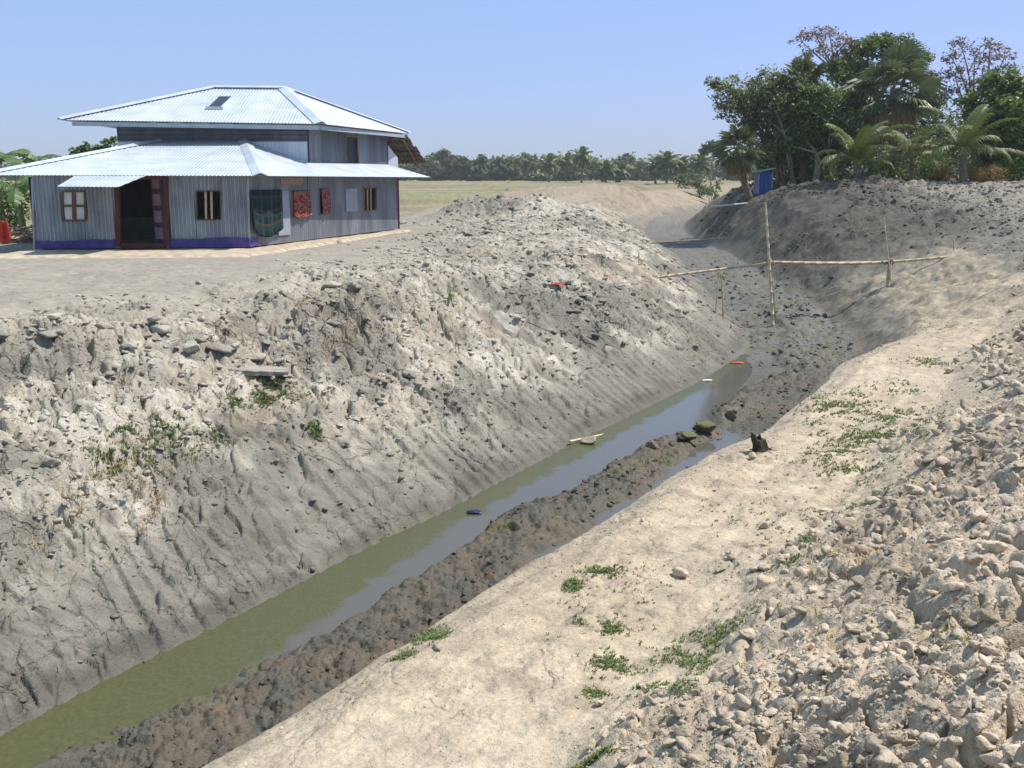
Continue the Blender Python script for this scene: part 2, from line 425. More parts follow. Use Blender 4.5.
def corrug(mb, poly, across, pitch=.1, amp=.016, res=6, sheet=.8, seed=0, tlo=.35, thi=.65, flip=1):
    """corrugated sheets filling a convex (nearly flat) 3-D polygon; 'across' runs across the ridges"""
    P = [Vector(p) for p in poly]
    nrm = Vector((0, 0, 0))
    for i in range(len(P)):
        nrm += P[i].cross(P[(i + 1) % len(P)])
    nrm.normalize()
    nrm *= flip
    a = Vector(across); a = (a - nrm * a.dot(nrm)).normalized()
    b = nrm.cross(a)
    o = P[0]
    Q = [((p - o).dot(a), (p - o).dot(b), (p - o).dot(nrm)) for p in P]
    lo = min(q[0] for q in Q); hi = max(q[0] for q in Q)
    st = sorted(set([round(lo + i * pitch / res, 5) for i in range(int((hi - lo) / pitch * res) + 1)] + [round(q[0], 5) for q in Q]))
    vs = []; ts = []; fs = []
    prev = None
    rnd = random.Random(seed)
    tints = [rnd.uniform(tlo, thi) for _ in range(int((hi - lo) / sheet) + 3)]
    for x in st:
        ys = []
        for i in range(len(Q)):
            q0 = Q[i]; q1 = Q[(i + 1) % len(Q)]
            if abs(q1[0] - q0[0]) < 1e-7:
                if abs(q0[0] - x) < 2e-5: ys += [(q0[1], q0[2]), (q1[1], q1[2])]
                continue
            t = (x - q0[0]) / (q1[0] - q0[0])
            if -1e-6 <= t <= 1 + 1e-6:
                ys.append((q0[1] + t * (q1[1] - q0[1]), q0[2] + t * (q1[2] - q0[2])))
        if not ys: continue
        y0 = min(ys); y1 = max(ys)
        h = amp * math.sin(2 * math.pi * x / pitch)
        n = len(vs)
        tt = tints[int((x - lo) / sheet)]
        vs += [o + a * x + b * y0[0] + nrm * (h + y0[1]), o + a * x + b * y1[0] + nrm * (h + y1[1])]
        ts += [tt, tt]
        if prev is not None: fs.append((prev, n, n + 1, prev + 1))
        prev = n
    mb.add(vs, fs, ts)
def thick(o, t=.006):
    m = o.modifiers.new('sheet', 'SOLIDIFY'); m.thickness = t; m.offset = 0
    return o

# ------------------------------------------------------------------ materials
def newmat(name):
    m = bpy.data.materials.new(name); m.use_nodes = True
    nt = m.node_tree
    return m, nt, nt.nodes['Principled BSDF']
def N(nt, t, **kw):
    n = nt.nodes.new(t)
    for k, v in kw.items(): setattr(n, k, v)
    return n
def plain(name, col, rough=.8, metal=0, var=.25, scale=12, bump=.0, tint=0.0, col2=None, stretch=None, coord='Object', spec=.3):
    m, nt, b = newmat(name)
    tc = N(nt, 'ShaderNodeTexCoord'); no = N(nt, 'ShaderNodeTexNoise')
    no.inputs['Scale'].default_value = scale; no.inputs['Detail'].default_value = 6
    src = tc.outputs[coord]
    if stretch:
        mp = N(nt, 'ShaderNodeMapping'); mp.inputs['Scale'].default_value = stretch
        nt.links.new(src, mp.inputs[0]); src = mp.outputs[0]
    nt.links.new(src, no.inputs['Vector'])
    cr = N(nt, 'ShaderNodeValToRGB')
    c2 = col2 or tuple(min(1, c * (1 + var)) for c in col)
    c1 = tuple(c * (1 - var) for c in col)
    cr.color_ramp.elements[0].color = (*c1, 1); cr.color_ramp.elements[1].color = (*c2, 1)
    cr.color_ramp.elements[0].position = .32; cr.color_ramp.elements[1].position = .68
    nt.links.new(no.outputs['Fac'], cr.inputs[0])
    out = cr.outputs[0]
    if tint:
        at_ = N(nt, 'ShaderNodeAttribute', attribute_name='tint')
        ml = N(nt, 'ShaderNodeMath', operation='MULTIPLY_ADD'); ml.inputs[1].default_value = tint * 2; ml.inputs[2].default_value = 1 - tint
        nt.links.new(at_.outputs['Fac'], ml.inputs[0])
        mx = N(nt, 'ShaderNodeMix', data_type='RGBA', blend_type='MULTIPLY'); mx.inputs[0].default_value = 1
        nt.links.new(out, mx.inputs[6]); nt.links.new(ml.outputs[0], mx.inputs[7]); out = mx.outputs[2]
    nt.links.new(out, b.inputs['Base Color'])
    b.inputs['Roughness'].default_value = rough; b.inputs['Metallic'].default_value = metal
    b.inputs['Specular IOR Level'].default_value = spec
    if bump:
        bp = N(nt, 'ShaderNodeBump'); bp.inputs['Strength'].default_value = bump; bp.inputs['Distance'].default_value = .01
        nt.links.new(no.outputs['Fac'], bp.inputs['Height']); nt.links.new(bp.outputs[0], b.inputs['Normal'])
    return m

def soil_mat(name, wetrough=True, bumpd=.012, s1=38, s2=150):
    m, nt, b = newmat(name)
    tc = N(nt, 'ShaderNodeTexCoord')
    at_ = N(nt, 'ShaderNodeAttribute', attribute_name='Col')
    n1 = N(nt, 'ShaderNodeTexNoise'); n1.inputs['Scale'].default_value = s1; n1.inputs['Detail'].default_value = 5; n1.inputs['Roughness'].default_value = .65
    n2 = N(nt, 'ShaderNodeTexNoise'); n2.inputs['Scale'].default_value = s2; n2.inputs['Detail'].default_value = 3
    nt.links.new(tc.outputs['Object'], n1.inputs['Vector']); nt.links.new(tc.outputs['Object'], n2.inputs['Vector'])
    mr = N(nt, 'ShaderNodeMapRange'); mr.inputs[1].default_value = .3; mr.inputs[2].default_value = .7; mr.inputs[3].default_value = .80; mr.inputs[4].default_value = 1.2
    nt.links.new(n1.outputs['Fac'], mr.inputs[0])
    mx = N(nt, 'ShaderNodeMix', data_type='RGBA', blend_type='MULTIPLY'); mx.inputs[0].default_value = 1
    nt.links.new(at_.outputs['Color'], mx.inputs[6]); nt.links.new(mr.outputs[0], mx.inputs[7])
    nt.links.new(mx.outputs[2], b.inputs['Base Color'])
    ad = N(nt, 'ShaderNodeMath', operation='MULTIPLY_ADD'); ad.inputs[1].default_value = .4
    nt.links.new(n2.outputs['Fac'], ad.inputs[0]); nt.links.new(n1.outputs['Fac'], ad.inputs[2])
    bp = N(nt, 'ShaderNodeBump'); bp.inputs['Strength'].default_value = .75; bp.inputs['Distance'].default_value = bumpd
    nt.links.new(ad.outputs[0], bp.inputs['Height']); nt.links.new(bp.outputs[0], b.inputs['Normal'])
    n4 = N(nt, 'ShaderNodeTexNoise'); n4.inputs['Scale'].default_value = 11; n4.inputs['Detail'].default_value = 4; n4.inputs['Roughness'].default_value = .6
    nt.links.new(tc.outputs['Object'], n4.inputs['Vector'])
    ck = N(nt, 'ShaderNodeAttribute', attribute_name='crk')
    wv = N(nt, 'ShaderNodeTexNoise'); wv.inputs['Scale'].default_value = 2.5; wv.inputs['Detail'].default_value = 4
    nt.links.new(tc.outputs['Object'], wv.inputs['Vector'])
    wa = N(nt, 'ShaderNodeVectorMath', operation='MULTIPLY_ADD'); wa.inputs[1].default_value = (.45, .45, .45)
    nt.links.new(wv.outputs['Color'], wa.inputs[0]); nt.links.new(tc.outputs['Object'], wa.inputs[2])
    prevn = None
    for sc_, wd_, ds_ in ((1.45, .030, .07), (3.7, .035, .014)):
        vo = N(nt, 'ShaderNodeTexVoronoi', feature='DISTANCE_TO_EDGE'); vo.inputs['Scale'].default_value = sc_
        nt.links.new(wa.outputs[0], vo.inputs['Vector'])
        mq = N(nt, 'ShaderNodeMapRange'); mq.inputs[2].default_value = wd_; nt.links.new(vo.outputs['Distance'], mq.inputs[0])
        bq = N(nt, 'ShaderNodeBump'); bq.inputs['Distance'].default_value = ds_
        nt.links.new(ck.outputs['Fac'], bq.inputs['Strength']); nt.links.new(mq.outputs[0], bq.inputs['Height'])
        if prevn: nt.links.new(prevn.outputs[0], bq.inputs['Normal'])
        prevn = bq
    b4 = N(nt, 'ShaderNodeBump'); nt.links.new(prevn.outputs[0], b4.inputs['Normal']); b4.inputs['Strength'].default_value = .6; b4.inputs['Distance'].default_value = .05
    nt.links.new(n4.outputs['Fac'], b4.inputs['Height']); nt.links.new(b4.outputs[0], bp.inputs['Normal'])
    b.inputs['Specular IOR Level'].default_value = .25
    if wetrough:
        aw = N(nt, 'ShaderNodeAttribute', attribute_name='wet')
        rr = N(nt, 'ShaderNodeMapRange'); rr.inputs[3].default_value = .95; rr.inputs[4].default_value = .62
        nt.links.new(aw.outputs['Fac'], rr.inputs[0]); nt.links.new(rr.outputs[0], b.inputs['Roughness'])
    else:
        b.inputs['Roughness'].default_value = .95
    return m

def leaf_mat(name, c1, c2, rough=.5, trans=.25, spec=.4):
    m, nt, b = newmat(name)
    at_ = N(nt, 'ShaderNodeAttribute', attribute_name='tint')
    cr = N(nt, 'ShaderNodeValToRGB')
    cr.color_ramp.elements[0].color = (*c1, 1); cr.color_ramp.elements[1].color = (*c2, 1)
    nt.links.new(at_.outputs['Fac'], cr.inputs[0])
    nt.links.new(cr.outputs[0], b.inputs['Base Color'])
    b.inputs['Roughness'].default_value = rough; b.inputs['Specular IOR Level'].default_value = spec
    tr = N(nt, 'ShaderNodeBsdfTranslucent'); nt.links.new(cr.outputs[0], tr.inputs[0])
    mx = N(nt, 'ShaderNodeMixShader'); mx.inputs[0].default_value = trans
    nt.links.new(b.outputs[0], mx.inputs[1]); nt.links.new(tr.outputs[0], mx.inputs[2])
    nt.links.new(mx.outputs[0], nt.nodes['Material Output'].inputs[0])
    return m

MAT = {}
MAT['soil'] = soil_mat('dry and wet soil')
MAT['clod'] = soil_mat('broken soil clods', True, .008, 30, 120)
MAT['roof'] = plain('bright galvanised roof sheet', (.60, .645, .70), .42, .35, .13, 1.6, .0, .2)
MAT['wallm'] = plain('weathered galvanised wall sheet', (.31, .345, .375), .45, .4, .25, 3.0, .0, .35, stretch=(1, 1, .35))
def speckle(m):
    nt = m.node_tree; b = nt.nodes['Principled BSDF']; src = b.inputs['Base Color'].links[0].from_socket
    tc = N(nt, 'ShaderNodeTexCoord'); vo = N(nt, 'ShaderNodeTexVoronoi'); vo.inputs['Scale'].default_value = 8.5
    nt.links.new(tc.outputs['Object'], vo.inputs['Vector'])
    lt = N(nt, 'ShaderNodeMath', operation='LESS_THAN'); lt.inputs[1].default_value = .06; nt.links.new(vo.outputs['Distance'], lt.inputs[0])
    mx = N(nt, 'ShaderNodeMix', data_type='RGBA'); nt.links.new(lt.outputs[0], mx.inputs[0]); nt.links.new(src, mx.inputs[6]); mx.inputs[7].default_value = (.72, .74, .76, 1)
    nt.links.new(mx.outputs[2], b.inputs['Base Color'])
speckle(MAT['wallm'])  # glints of nail heads, painted as white dots in the base colour
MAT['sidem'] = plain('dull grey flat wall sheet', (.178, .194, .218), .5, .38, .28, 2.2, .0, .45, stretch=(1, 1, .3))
MAT['palesheet'] = plain('pale new sheet', (.58, .62, .68), .45, .3, .1, 2)
MAT['purple'] = plain('purple blue wall paint', (.072, .052, .21), .6, 0, .25, 5)
MAT['maroon'] = plain('dark maroon door wood', (.075, .020, .016), .6, 0, .3, 6)
MAT['brown'] = plain('brown window wood', (.115, .062, .042), .6, 0, .3, 8)
MAT['white'] = plain('off white shutter board', (.62, .62, .60), .6, 0, .1, 4)
MAT['dark'] = plain('dark plate', (.03, .03, .04), .3, 0, .3, 6)
MAT['thatch'] = plain('old grey brown sheets', (.15, .13, .115), .9, 0, .4, 9, .3, .4)
MAT['timber'] = plain('weathered timber', (.20, .15, .105), .85, 0, .35, 10, .3, 0, stretch=(1, 1, .2))
MAT['plinth'] = plain('packed earth plinth', (.42, .35, .26), .95, 0, .25, 4, .5)
MAT['bamboo'] = plain('sun dried bamboo', (.46, .375, .25), .6, 0, .25, 9, .2, .35)
MAT['rope'] = plain('dark lashing cord', (.09, .07, .05), .9, 0, .3, 40)
MAT['blue'] = plain('bright blue plastic sheet', (.02, .11, .38), .4, 0, .15, 5)
MAT['bark'] = plain('grey brown bark', (.23, .18, .14), .9, 0, .4, 9, .5, 0, stretch=(1, 1, .35))
MAT['palmbark'] = plain('ringed palm trunk bark', (.17, .135, .105), .9, 0, .4, 14, .5, 0, stretch=(.4, .4, 3))
MAT['leaf_dark'] = leaf_mat('dark green leaves', (.064, .108, .028), (.245, .325, .09), .5, .32)
MAT['leaf_mid'] = leaf_mat('fresh green leaves', (.055, .105, .022), (.20, .29, .075), .5, .32)
MAT['leaf_grey'] = leaf_mat('dusty olive leaves', (.09, .112, .040), (.31, .345, .13), .5, .32)
MAT['leaf_brown'] = leaf_mat('dry pinkish brown leaves', (.17, .115, .085), (.40, .30, .25), .7)
MAT['leaf_far'] = leaf_mat('distant green foliage', (.062, .092, .036), (.18, .215, .085), .7, .35)
MAT['fan'] = leaf_mat('fan palm leaves', (.050, .082, .026), (.21, .245, .115), .38, .22, .6)
MAT['coco'] = leaf_mat('coconut palm leaflets', (.045, .080, .014), (.18, .225, .055), .5, .25, .5)
MAT['cocoyel'] = leaf_mat('yellowing palm leaflets', (.10, .10, .02), (.26, .21, .07), .5, .25)
MAT['straw'] = leaf_mat('dry straw', (.26, .185, .085), (.46, .35, .19), .8, .15)
MAT['drybush'] = leaf_mat('dry golden grass', (.20, .13, .045), (.40, .27, .10), .8, .2)
MAT['grass'] = leaf_mat('short green grass', (.085, .125, .035), (.25, .30, .11), .6, .25)
MAT['banana'] = leaf_mat('banana leaf', (.045, .10, .02), (.14, .21, .06), .4, .3, .5)
MAT['red'] = plain('faded red cloth', (.42, .045, .03), .85, 0, .35, 10)
MAT['bag'] = plain('dark blue plastic bag', (.02, .03, .09), .3, 0, .2, 10)
MAT['scrapw'] = plain('white plastic scrap', (.7, .7, .68), .5, 0, .1, 10)

def cloth_mat(name, kind):
    m, nt, b = newmat(name)
    tc = N(nt, 'ShaderNodeTexCoord'); sx = N(nt, 'ShaderNodeSeparateXYZ')
    nt.links.new(tc.outputs['UV'], sx.inputs[0])
    b.inputs['Roughness'].default_value = .9; b.inputs['Specular IOR Level'].default_value = .1
    if kind == 'plaid':
        out = None
        base = N(nt, 'ShaderNodeRGB'); base.outputs[0].default_value = (.010, .024, .030, 1); out = base.outputs[0]
        for ax, fq, col, wdt, ph in ((0, 3.1, (.045, .07, .068, 1), .22, .1), (1, 3.4, (.09, .065, .035, 1), .14, .2), (0, 3.1, (.10, .095, .055, 1), .05, .48), (1, 3.4, (.02, .05, .046, 1), .35, .55)):
            mu = N(nt, 'ShaderNodeMath', operation='MULTIPLY_ADD'); mu.inputs[1].default_value = fq; mu.inputs[2].default_value = ph
            nt.links.new(sx.outputs[ax], mu.inputs[0])
            fr = N(nt, 'ShaderNodeMath', operation='FRACT'); nt.links.new(mu.outputs[0], fr.inputs[0])
            lt = N(nt, 'ShaderNodeMath', operation='LESS_THAN'); lt.inputs[1].default_value = wdt; nt.links.new(fr.outputs[0], lt.inputs[0])
            hf = N(nt, 'ShaderNodeMath', operation='MULTIPLY'); hf.inputs[1].default_value = .6; nt.links.new(lt.outputs[0], hf.inputs[0])
            mx = N(nt, 'ShaderNodeMix', data_type='RGBA'); nt.links.new(hf.outputs[0], mx.inputs[0]); nt.links.new(out, mx.inputs[6]); mx.inputs[7].default_value = col
            out = mx.outputs[2]
    else:
        vo = N(nt, 'ShaderNodeTexNoise'); vo.inputs['Scale'].default_value = 5.5; vo.inputs['Detail'].default_value = 2; vo.inputs['Distortion'].default_value = 1.6
        nt.links.new(tc.outputs['UV'], vo.inputs['Vector'])
        cr = N(nt, 'ShaderNodeValToRGB'); e = cr.color_ramp.elements
        e[0].color = (.19, .010, .012, 1); e[0].position = .44
        e[1].color = (.27, .19, .15, 1) if kind == 'red' else (.30, .21, .19, 1); e[1].position = .50
        x = e.new(.58); x.color = (.20, .03, .025, 1)
        x = e.new(.66); x.color = (.30, .20, .15, 1)
        nt.links.new(vo.outputs['Fac'], cr.inputs[0]); out = cr.outputs[0]
    nt.links.new(out, b.inputs['Base Color'])
    return m
MAT['plaid'] = cloth_mat('dark green plaid cloth', 'plaid')
MAT['redcloth'] = cloth_mat('red patterned cloth', 'red')
MAT['pinkcloth'] = cloth_mat('red and cream patterned cloth', 'pink')

# ------------------------------------------------------------------ ground sheet
def make_ground():
    def spaced():
        a = [0.0]; out = []
        t = -180.0
        while t < 180 - 1e-6:
            out.append(t)
            aa = abs(t + .05)
            t += .08 if aa < 37 else (.3 if aa < 62 else 2.0)
        return np.radians(np.array(out))
    th = spaced()
    rs = [.5]
    while rs[-1] < 6000:
        r = rs[-1]
        rs.append(r + (.12 if r < 1.9 else max(.010, r * .0032 if r < 7 else r * .0024 if r < 28 else r * .0029) if r < 62 else r * .016))
    rs = np.array(rs)
    T, RR = np.meshgrid(th, rs)
    x = (RR * np.sin(T)).ravel(); y = (RR * np.cos(T)).ravel()
    x = np.append(x, 0.0); y = np.append(y, 0.0)
    z = np.empty_like(x); col = np.empty((len(x), 3)); wet = np.empty_like(x); crk = np.empty_like(x)
    CH = 200000
    for i in range(0, len(x), CH):
        sl_ = slice(i, i + CH)
        zz, M = ground(x[sl_], y[sl_])
        z[sl_] = zz
        crk[sl_] = .30 * M['path'] * ss(.45, .6, fbm(x[sl_] / .9, y[sl_] / .9, 334, 3)) + np.clip(M['slopeL'] * 1.0 + M['crestL'] * .4, 0, 1) * (1 - .6 * M['crumbL']) * ss(.40, .56, fbm(x[sl_] / 1.9, y[sl_] / 1.9, 333, 3)) * (.55 + .45 * ss(2.2, 3.2, -M['d']))
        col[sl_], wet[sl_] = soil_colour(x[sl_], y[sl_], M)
    nt_, nr = len(th), len(rs)
    i = np.arange(nr - 1)[:, None] * nt_; j = np.arange(nt_)[None, :]; j2 = (j + 1) % nt_
    q = np.stack([i + j, i + j2, i + nt_ + j2, i + nt_ + j], -1).reshape(-1, 4)[:, ::-1]
    c = len(x) - 1
    tri = np.stack([np.arange(nt_), np.full(nt_, c), (np.arange(nt_) + 1) % nt_], -1)
    o = np_mesh('ground', np.stack([x, y, z], -1), [q, tri], MAT['soil'], smooth=False, attrs={'Col': ('FLOAT_COLOR', col), 'wet': ('FLOAT', wet), 'crk': ('FLOAT', crk)})
    tag(o, 'bare clay ground with a ditch cut through it', None, kind='structure')
    return o
make_ground()

# ------------------------------------------------------------------ water sheet in the ditch
def make_water():
    m, nt, b = newmat('still ditch water')
    aa = N(nt, 'ShaderNodeAttribute', attribute_name='algae')
    tc = N(nt, 'ShaderNodeTexCoord')
    n1 = N(nt, 'ShaderNodeTexNoise'); n1.inputs['Scale'].default_value = 3.4; n1.inputs['Detail'].default_value = 9; n1.inputs['Roughness'].default_value = .62
    nt.links.new(tc.outputs['Object'], n1.inputs['Vector'])
    ad = N(nt, 'ShaderNodeMath', operation='ADD'); nt.links.new(aa.outputs['Fac'], ad.inputs[0]); nt.links.new(n1.outputs['Fac'], ad.inputs[1])
    mr = N(nt, 'ShaderNodeMapRange', interpolation_type='SMOOTHSTEP'); mr.inputs[1].default_value = .86; mr.inputs[2].default_value = 1.14
    nt.links.new(ad.outputs[0], mr.inputs[0])
    n2 = N(nt, 'ShaderNodeTexNoise'); n2.inputs['Scale'].default_value = 26; n2.inputs['Detail'].default_value = 6
    nt.links.new(tc.outputs['Object'], n2.inputs['Vector'])
    cr = N(nt, 'ShaderNodeValToRGB')
    cr.color_ramp.elements[0].color = (.066, .064, .020, 1); cr.color_ramp.elements[0].position = .3
    cr.color_ramp.elements[1].color = (.098, .092, .034, 1); cr.color_ramp.elements[1].position = .7
    nt.links.new(n2.outputs['Fac'], cr.inputs[0])
    mx = N(nt, 'ShaderNodeMix', data_type='RGBA'); mx.inputs[6].default_value = (.105, .096, .080, 1)
    nt.links.new(mr.outputs[0], mx.inputs[0]); nt.links.new(cr.outputs[0], mx.inputs[7])
    nt.links.new(mx.outputs[2], b.inputs['Base Color'])
    rr = N(nt, 'ShaderNodeMapRange'); rr.inputs[3].default_value = .06; rr.inputs[4].default_value = .30
    nt.links.new(mr.outputs[0], rr.inputs[0]); nt.links.new(rr.outputs[0], b.inputs['Roughness'])
    b.inputs['IOR'].default_value = 1.33; b.inputs['Specular IOR Level'].default_value = .6
    n3 = N(nt, 'ShaderNodeTexNoise'); n3.inputs['Scale'].default_value = 7; n3.inputs['Detail'].default_value = 2
    nt.links.new(tc.outputs['Object'], n3.inputs['Vector'])
    bp = N(nt, 'ShaderNodeBump'); bp.inputs['Strength'].default_value = .06; bp.inputs['Distance'].default_value = .02
    nt.links.new(n3.outputs['Fac'], bp.inputs['Height']); nt.links.new(bp.outputs[0], b.inputs['Normal'])
    V = []; A = []
    sel = [i for i in range(len(CL)) if True]
    P = []
    for i in range(len(CL) - 1):
        k = max(1, int(_seg[i] / .5)) if CL[i][1] < 36 and CL[i][1] > -25 else 1
        for t in range(k):
            P.append(CL[i] + (CL[i + 1] - CL[i]) * t / k)
    P = [p for p in P if -20 < p[1] < 33]
    W = [-2.2, -1.5, -1.3, -1.1, -.9, -.7, -.5, -.3, 0, .4, .8, 1.2, 1.7]
    P = np.array(P)
    tg = np.gradient(P, axis=0); tg /= np.linalg.norm(tg, axis=1)[:, None]
    nr_ = np.stack([tg[:, 1], -tg[:, 0]], -1)
    for p, n in zip(P, nr_):
        for wv in W:
            V.append((p[0] + n[0] * wv, p[1] + n[1] * wv, -2.415))
            # floating algae: whole channel close by, only a margin along the cut bank farther off
            reach = np.interp(p[1], [-5, 7.5, 9.5, 12, 30], [.1, -.15, -.45, -.78, -.86])
            A.append(float(np.clip(.5 + (reach - wv) * 1.6, 0, 1)))
    nw = len(W); F = []
    for i in range(len(P) - 1):
        for j in range(nw - 1):
            F.append((i * nw + j, i * nw + j + 1, (i + 1) * nw + j + 1, (i + 1) * nw + j))
    o = np_mesh('water', np.array(V), [np.array(F)], m, smooth=True, attrs={'algae': ('FLOAT', np.array(A))})
    tag(o, 'shallow ditch water, green with algae', None, kind='structure')
make_water()

# ------------------------------------------------------------------ loose clods
def ico(sub):
    bm = bmesh.new(); bmesh.ops.create_icosphere(bm, subdivisions=sub, radius=1)
    v = np.array([x.co[:] for x in bm.verts]); f = np.array([[q.index for q in x.verts] for x in bm.faces]); bm.free()
    return v, f
def n3(v, seed, sc):
    return fbm(v[:, 0] * sc + v[:, 2] * 1.7 * sc + 50, v[:, 1] * sc - v[:, 2] * 1.3 * sc + 50, seed, 3)
def clod_shapes(sub, n, rough, seed):
    v, f = ico(sub); out = []
    for k in range(n):
        q = v.copy()
        rr = 1 + rough * (n3(v, seed + k, 1.3) - .5) * 2 + rough * .7 * (n3(v, seed + 50 + k, 3.5) - .5) * 2 + rough * .45 * (n3(v, seed + 80 + k, 8.0) - .5) * 2 * (sub > 2)
        for _ in range(9):                                   # flat broken faces
            nn = RNG.normal(size=3); nn /= np.linalg.norm(nn)
            c = RNG.uniform(.32, .80); dt = (q * rr[:, None]) @ nn
            rr = np.where(dt > c, rr * c / np.maximum(dt, 1e-6), rr)
        q = q * rr[:, None]
        out.append(q)
    return out, f
def rotm(n):
    q = RNG.normal(size=(n, 4)); q /= np.linalg.norm(q, axis=1)[:, None]
    a, b, c, d = q.T
    return np.stack([1 - 2 * (c * c + d * d), 2 * (b * c - a * d), 2 * (b * d + a * c), 2 * (b * c + a * d), 1 - 2 * (b * b + d * d), 2 * (c * d - a * b), 2 * (b * d - a * c), 2 * (c * d + a * b), 1 - 2 * (b * b + c * c)], -1).reshape(n, 3, 3)
def scatter(name, label, n, maskf, r0, r1, smin, smaxk, kk, azr=36, colf=1.0, sink=.25, big=True, flat=.75):
    r = np.exp(RNG.uniform(math.log(r0), math.log(r1), n * 6)); az = np.radians(RNG.uniform(-azr, azr, n * 6))
    x = r * np.sin(az); y = r * np.cos(az)
    z, M = ground(x, y)
    ok = RNG.random(n * 6) < maskf(M)
    x, y, z = x[ok][:n], y[ok][:n], z[ok][:n]
    r = np.hypot(x, y); M = {k: v[ok][:n] for k, v in M.items()}
    n = len(x)
    size = np.maximum(smin, kk * r) * np.minimum(RNG.pareto(1.8, n) + 1, smaxk) * .55
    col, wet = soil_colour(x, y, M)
    col = col * colf * RNG.uniform(.82, 1.16, n)[:, None]
    Rm = rotm(n); an = RNG.uniform(.5, 1.35, (n, 3)); 
    VV = []; FF = []; CC = []; WW = []; base = 0
    for (sub, lo, hi, nv) in ((1, 0, .0022, 8), (2, .0022, .0060, 9), (3, .0060, .016, 9), (4, .016, 9, 6)):
        shapes, f = clod_shapes(sub, nv, .5 if sub > 1 else .3, 300 + sub * 20)
        ratio = size / r
        sel = np.nonzero((ratio >= lo) & (ratio < hi))[0]
        for k in range(nv):
            ii = sel[k::nv]
            if not len(ii): continue
            v = shapes[k][None] * an[ii][:, None, :] * size[ii][:, None, None]
            v = np.einsum('nij,nvj->nvi', Rm[ii], v)
            v[:, :, 2] *= flat
            v += np.stack([x[ii], y[ii], z[ii] + size[ii] * (flat * .55 - sink)], -1)[:, None, :]
            m = v.shape[1]
            VV.append(v.reshape(-1, 3)); FF.append((f[None] + (base + np.arange(len(ii)) * m)[:, None, None]).reshape(-1, 3)); base += len(ii) * m
            CC.append(np.repeat(col[ii], m, 0)); WW.append(np.repeat(wet[ii], m))
    o = np_mesh(name, np.concatenate(VV), [np.concatenate(FF)], MAT['clod'], attrs={'Col': ('FLOAT_COLOR', np.concatenate(CC)), 'wet': ('FLOAT', np.concatenate(WW))})
    tag(o, label, 'rubble', kind='stuff')
scatter('soil_rubble', 'loose pale clods of dug soil heaped along the right of the path', 34000, lambda M: M['heap'] * (.55 + .45 * ss(.42, .6, M['patch'])) * .95 + M['path'] * .006, 2.2, 27, .006, 13, .00135, sink=.16, colf=1.1)
scatter('soil_rubble', 'small crumbs and dry lumps strewn on the sandy path', 5000, lambda M: M['path'] * ss(.40, .6, M['patch']), 2.5, 26, .004, 3, .0009)
scatter('soil_rubble', 'dry crumbs and slabs of grey clay along the left bank', 16000, lambda M: (M['crumbL'] * .9 + M['crestL'] * .35 + M['slopeL'] * .10) * (M['d'] < 0), 6.5, 50, .014, 5, .0016, flat=.6, colf=1.12)
scatter('soil_rubble', 'dark wet mud lumps along the bottom of the ditch', 9000, lambda M: M['bed'] * np.maximum(M['mudbar'] * (.3 + .7 * ss(.42, .55, M['patch'])), (M['sy'] > 23) * .4), 6, 44, .012, 5, .0014, colf=.85)
scatter('soil_rubble', 'grey broken clods on the bank below the palms', 14000, lambda M: M['rubR'] * .9 + M['mound'] * .4 + (M['d'] > 1.6) * (M['d'] < 7) * M['k2'] * ss(.42, .56, M['patch']) * .8, 22, 62, .03, 4.5, .0011)
scatter('clay_slabs', 'broken slabs of clay along the crumbling edge of the left bank', 520, lambda M: (M['d'] < 0) * ss(4.4, 5.0, -M['d']) * (1 - ss(5.9, 7.0, -M['d'])) * ss(.42, .55, M['patch']) * (1 - M['k2']), 8, 34, .05, 4, .0062, flat=.42, sink=.12, colf=1.12)
scatter('clay_slabs', 'angular dry clay pieces lying over the left bank slope', 900, lambda M: M['slopeL'] * ss(2.2, 3.4, -M['d']) * ss(.45, .55, M['patch']), 7, 34, .04, 3.5, .0042, flat=.5, sink=.1, colf=1.1)
scatter('soil_rubble', 'pale crumbs along the broken rim of the sandy path', 3500, lambda M: ss(2.3, 2.5, M['d']) * (1 - ss(2.8, 3.3, M['d'])) * (M['sy'] < 30) * .9, 3.5, 28, .005, 3, .0011, sink=.16)
MAT['greysheet'] = plain('mid grey sheet', (.33, .37, .42), .5, .3, .15, 3)
# ------------------------------------------------------------------ tin house
A = Vector((-13.04, 27.4, .10)); B = Vector((-7.34, 28.1, .10)); C = Vector((-4.32, 38.3, .10)); D = Vector((-13.3, 38.3, .10))
house = empty('tin_house', (-9.2, 33, 0), 'large two tier corrugated tin house with hipped silver roofs and purple painted base', 'house')
HO = house.location.copy()
class HB(MB):
    """collects in world space, builds relative to the house's empty (or to nothing)"""
    def build(s, name, mat, parent=house, **k):
        off = HO if parent is not None else Vector((0, 0, 0))
        s.v = [tuple(Vector(v) - off) for v in s.v]
        return MB.build(s, name, mat, parent, **k)
def wallpt(P, Q, s, z): 
    p = P.lerp(Q, s)
    k = (.065 - .035 * s if P is A else .03 - .02 * s) if (P is A or P is B) and z < 2.5 else 0     # old walls lean a little
    return Vector((p.x + k * (z - .1), p.y, z))
def wall_panels(mb, P, Q, ztop, zbot, holes, fn):
    """cells of a wall between P and Q left by rectangular holes (s0,s1,z0,z1)"""
    ss_ = sorted({0, 1, *[h[0] for h in holes], *[h[1] for h in holes]})
    for a, b in zip(ss_[:-1], ss_[1:]):
        hz = sorted([h for h in holes if h[0] <= a + 1e-6 and h[1] >= b - 1e-6], key=lambda h: h[2])
        z = zbot
        for h in hz:
            if h[2] > z + 1e-4: fn(a, b, z, h[2])
            z = h[3]
        if ztop > z + 1e-4: fn(a, b, z, ztop)
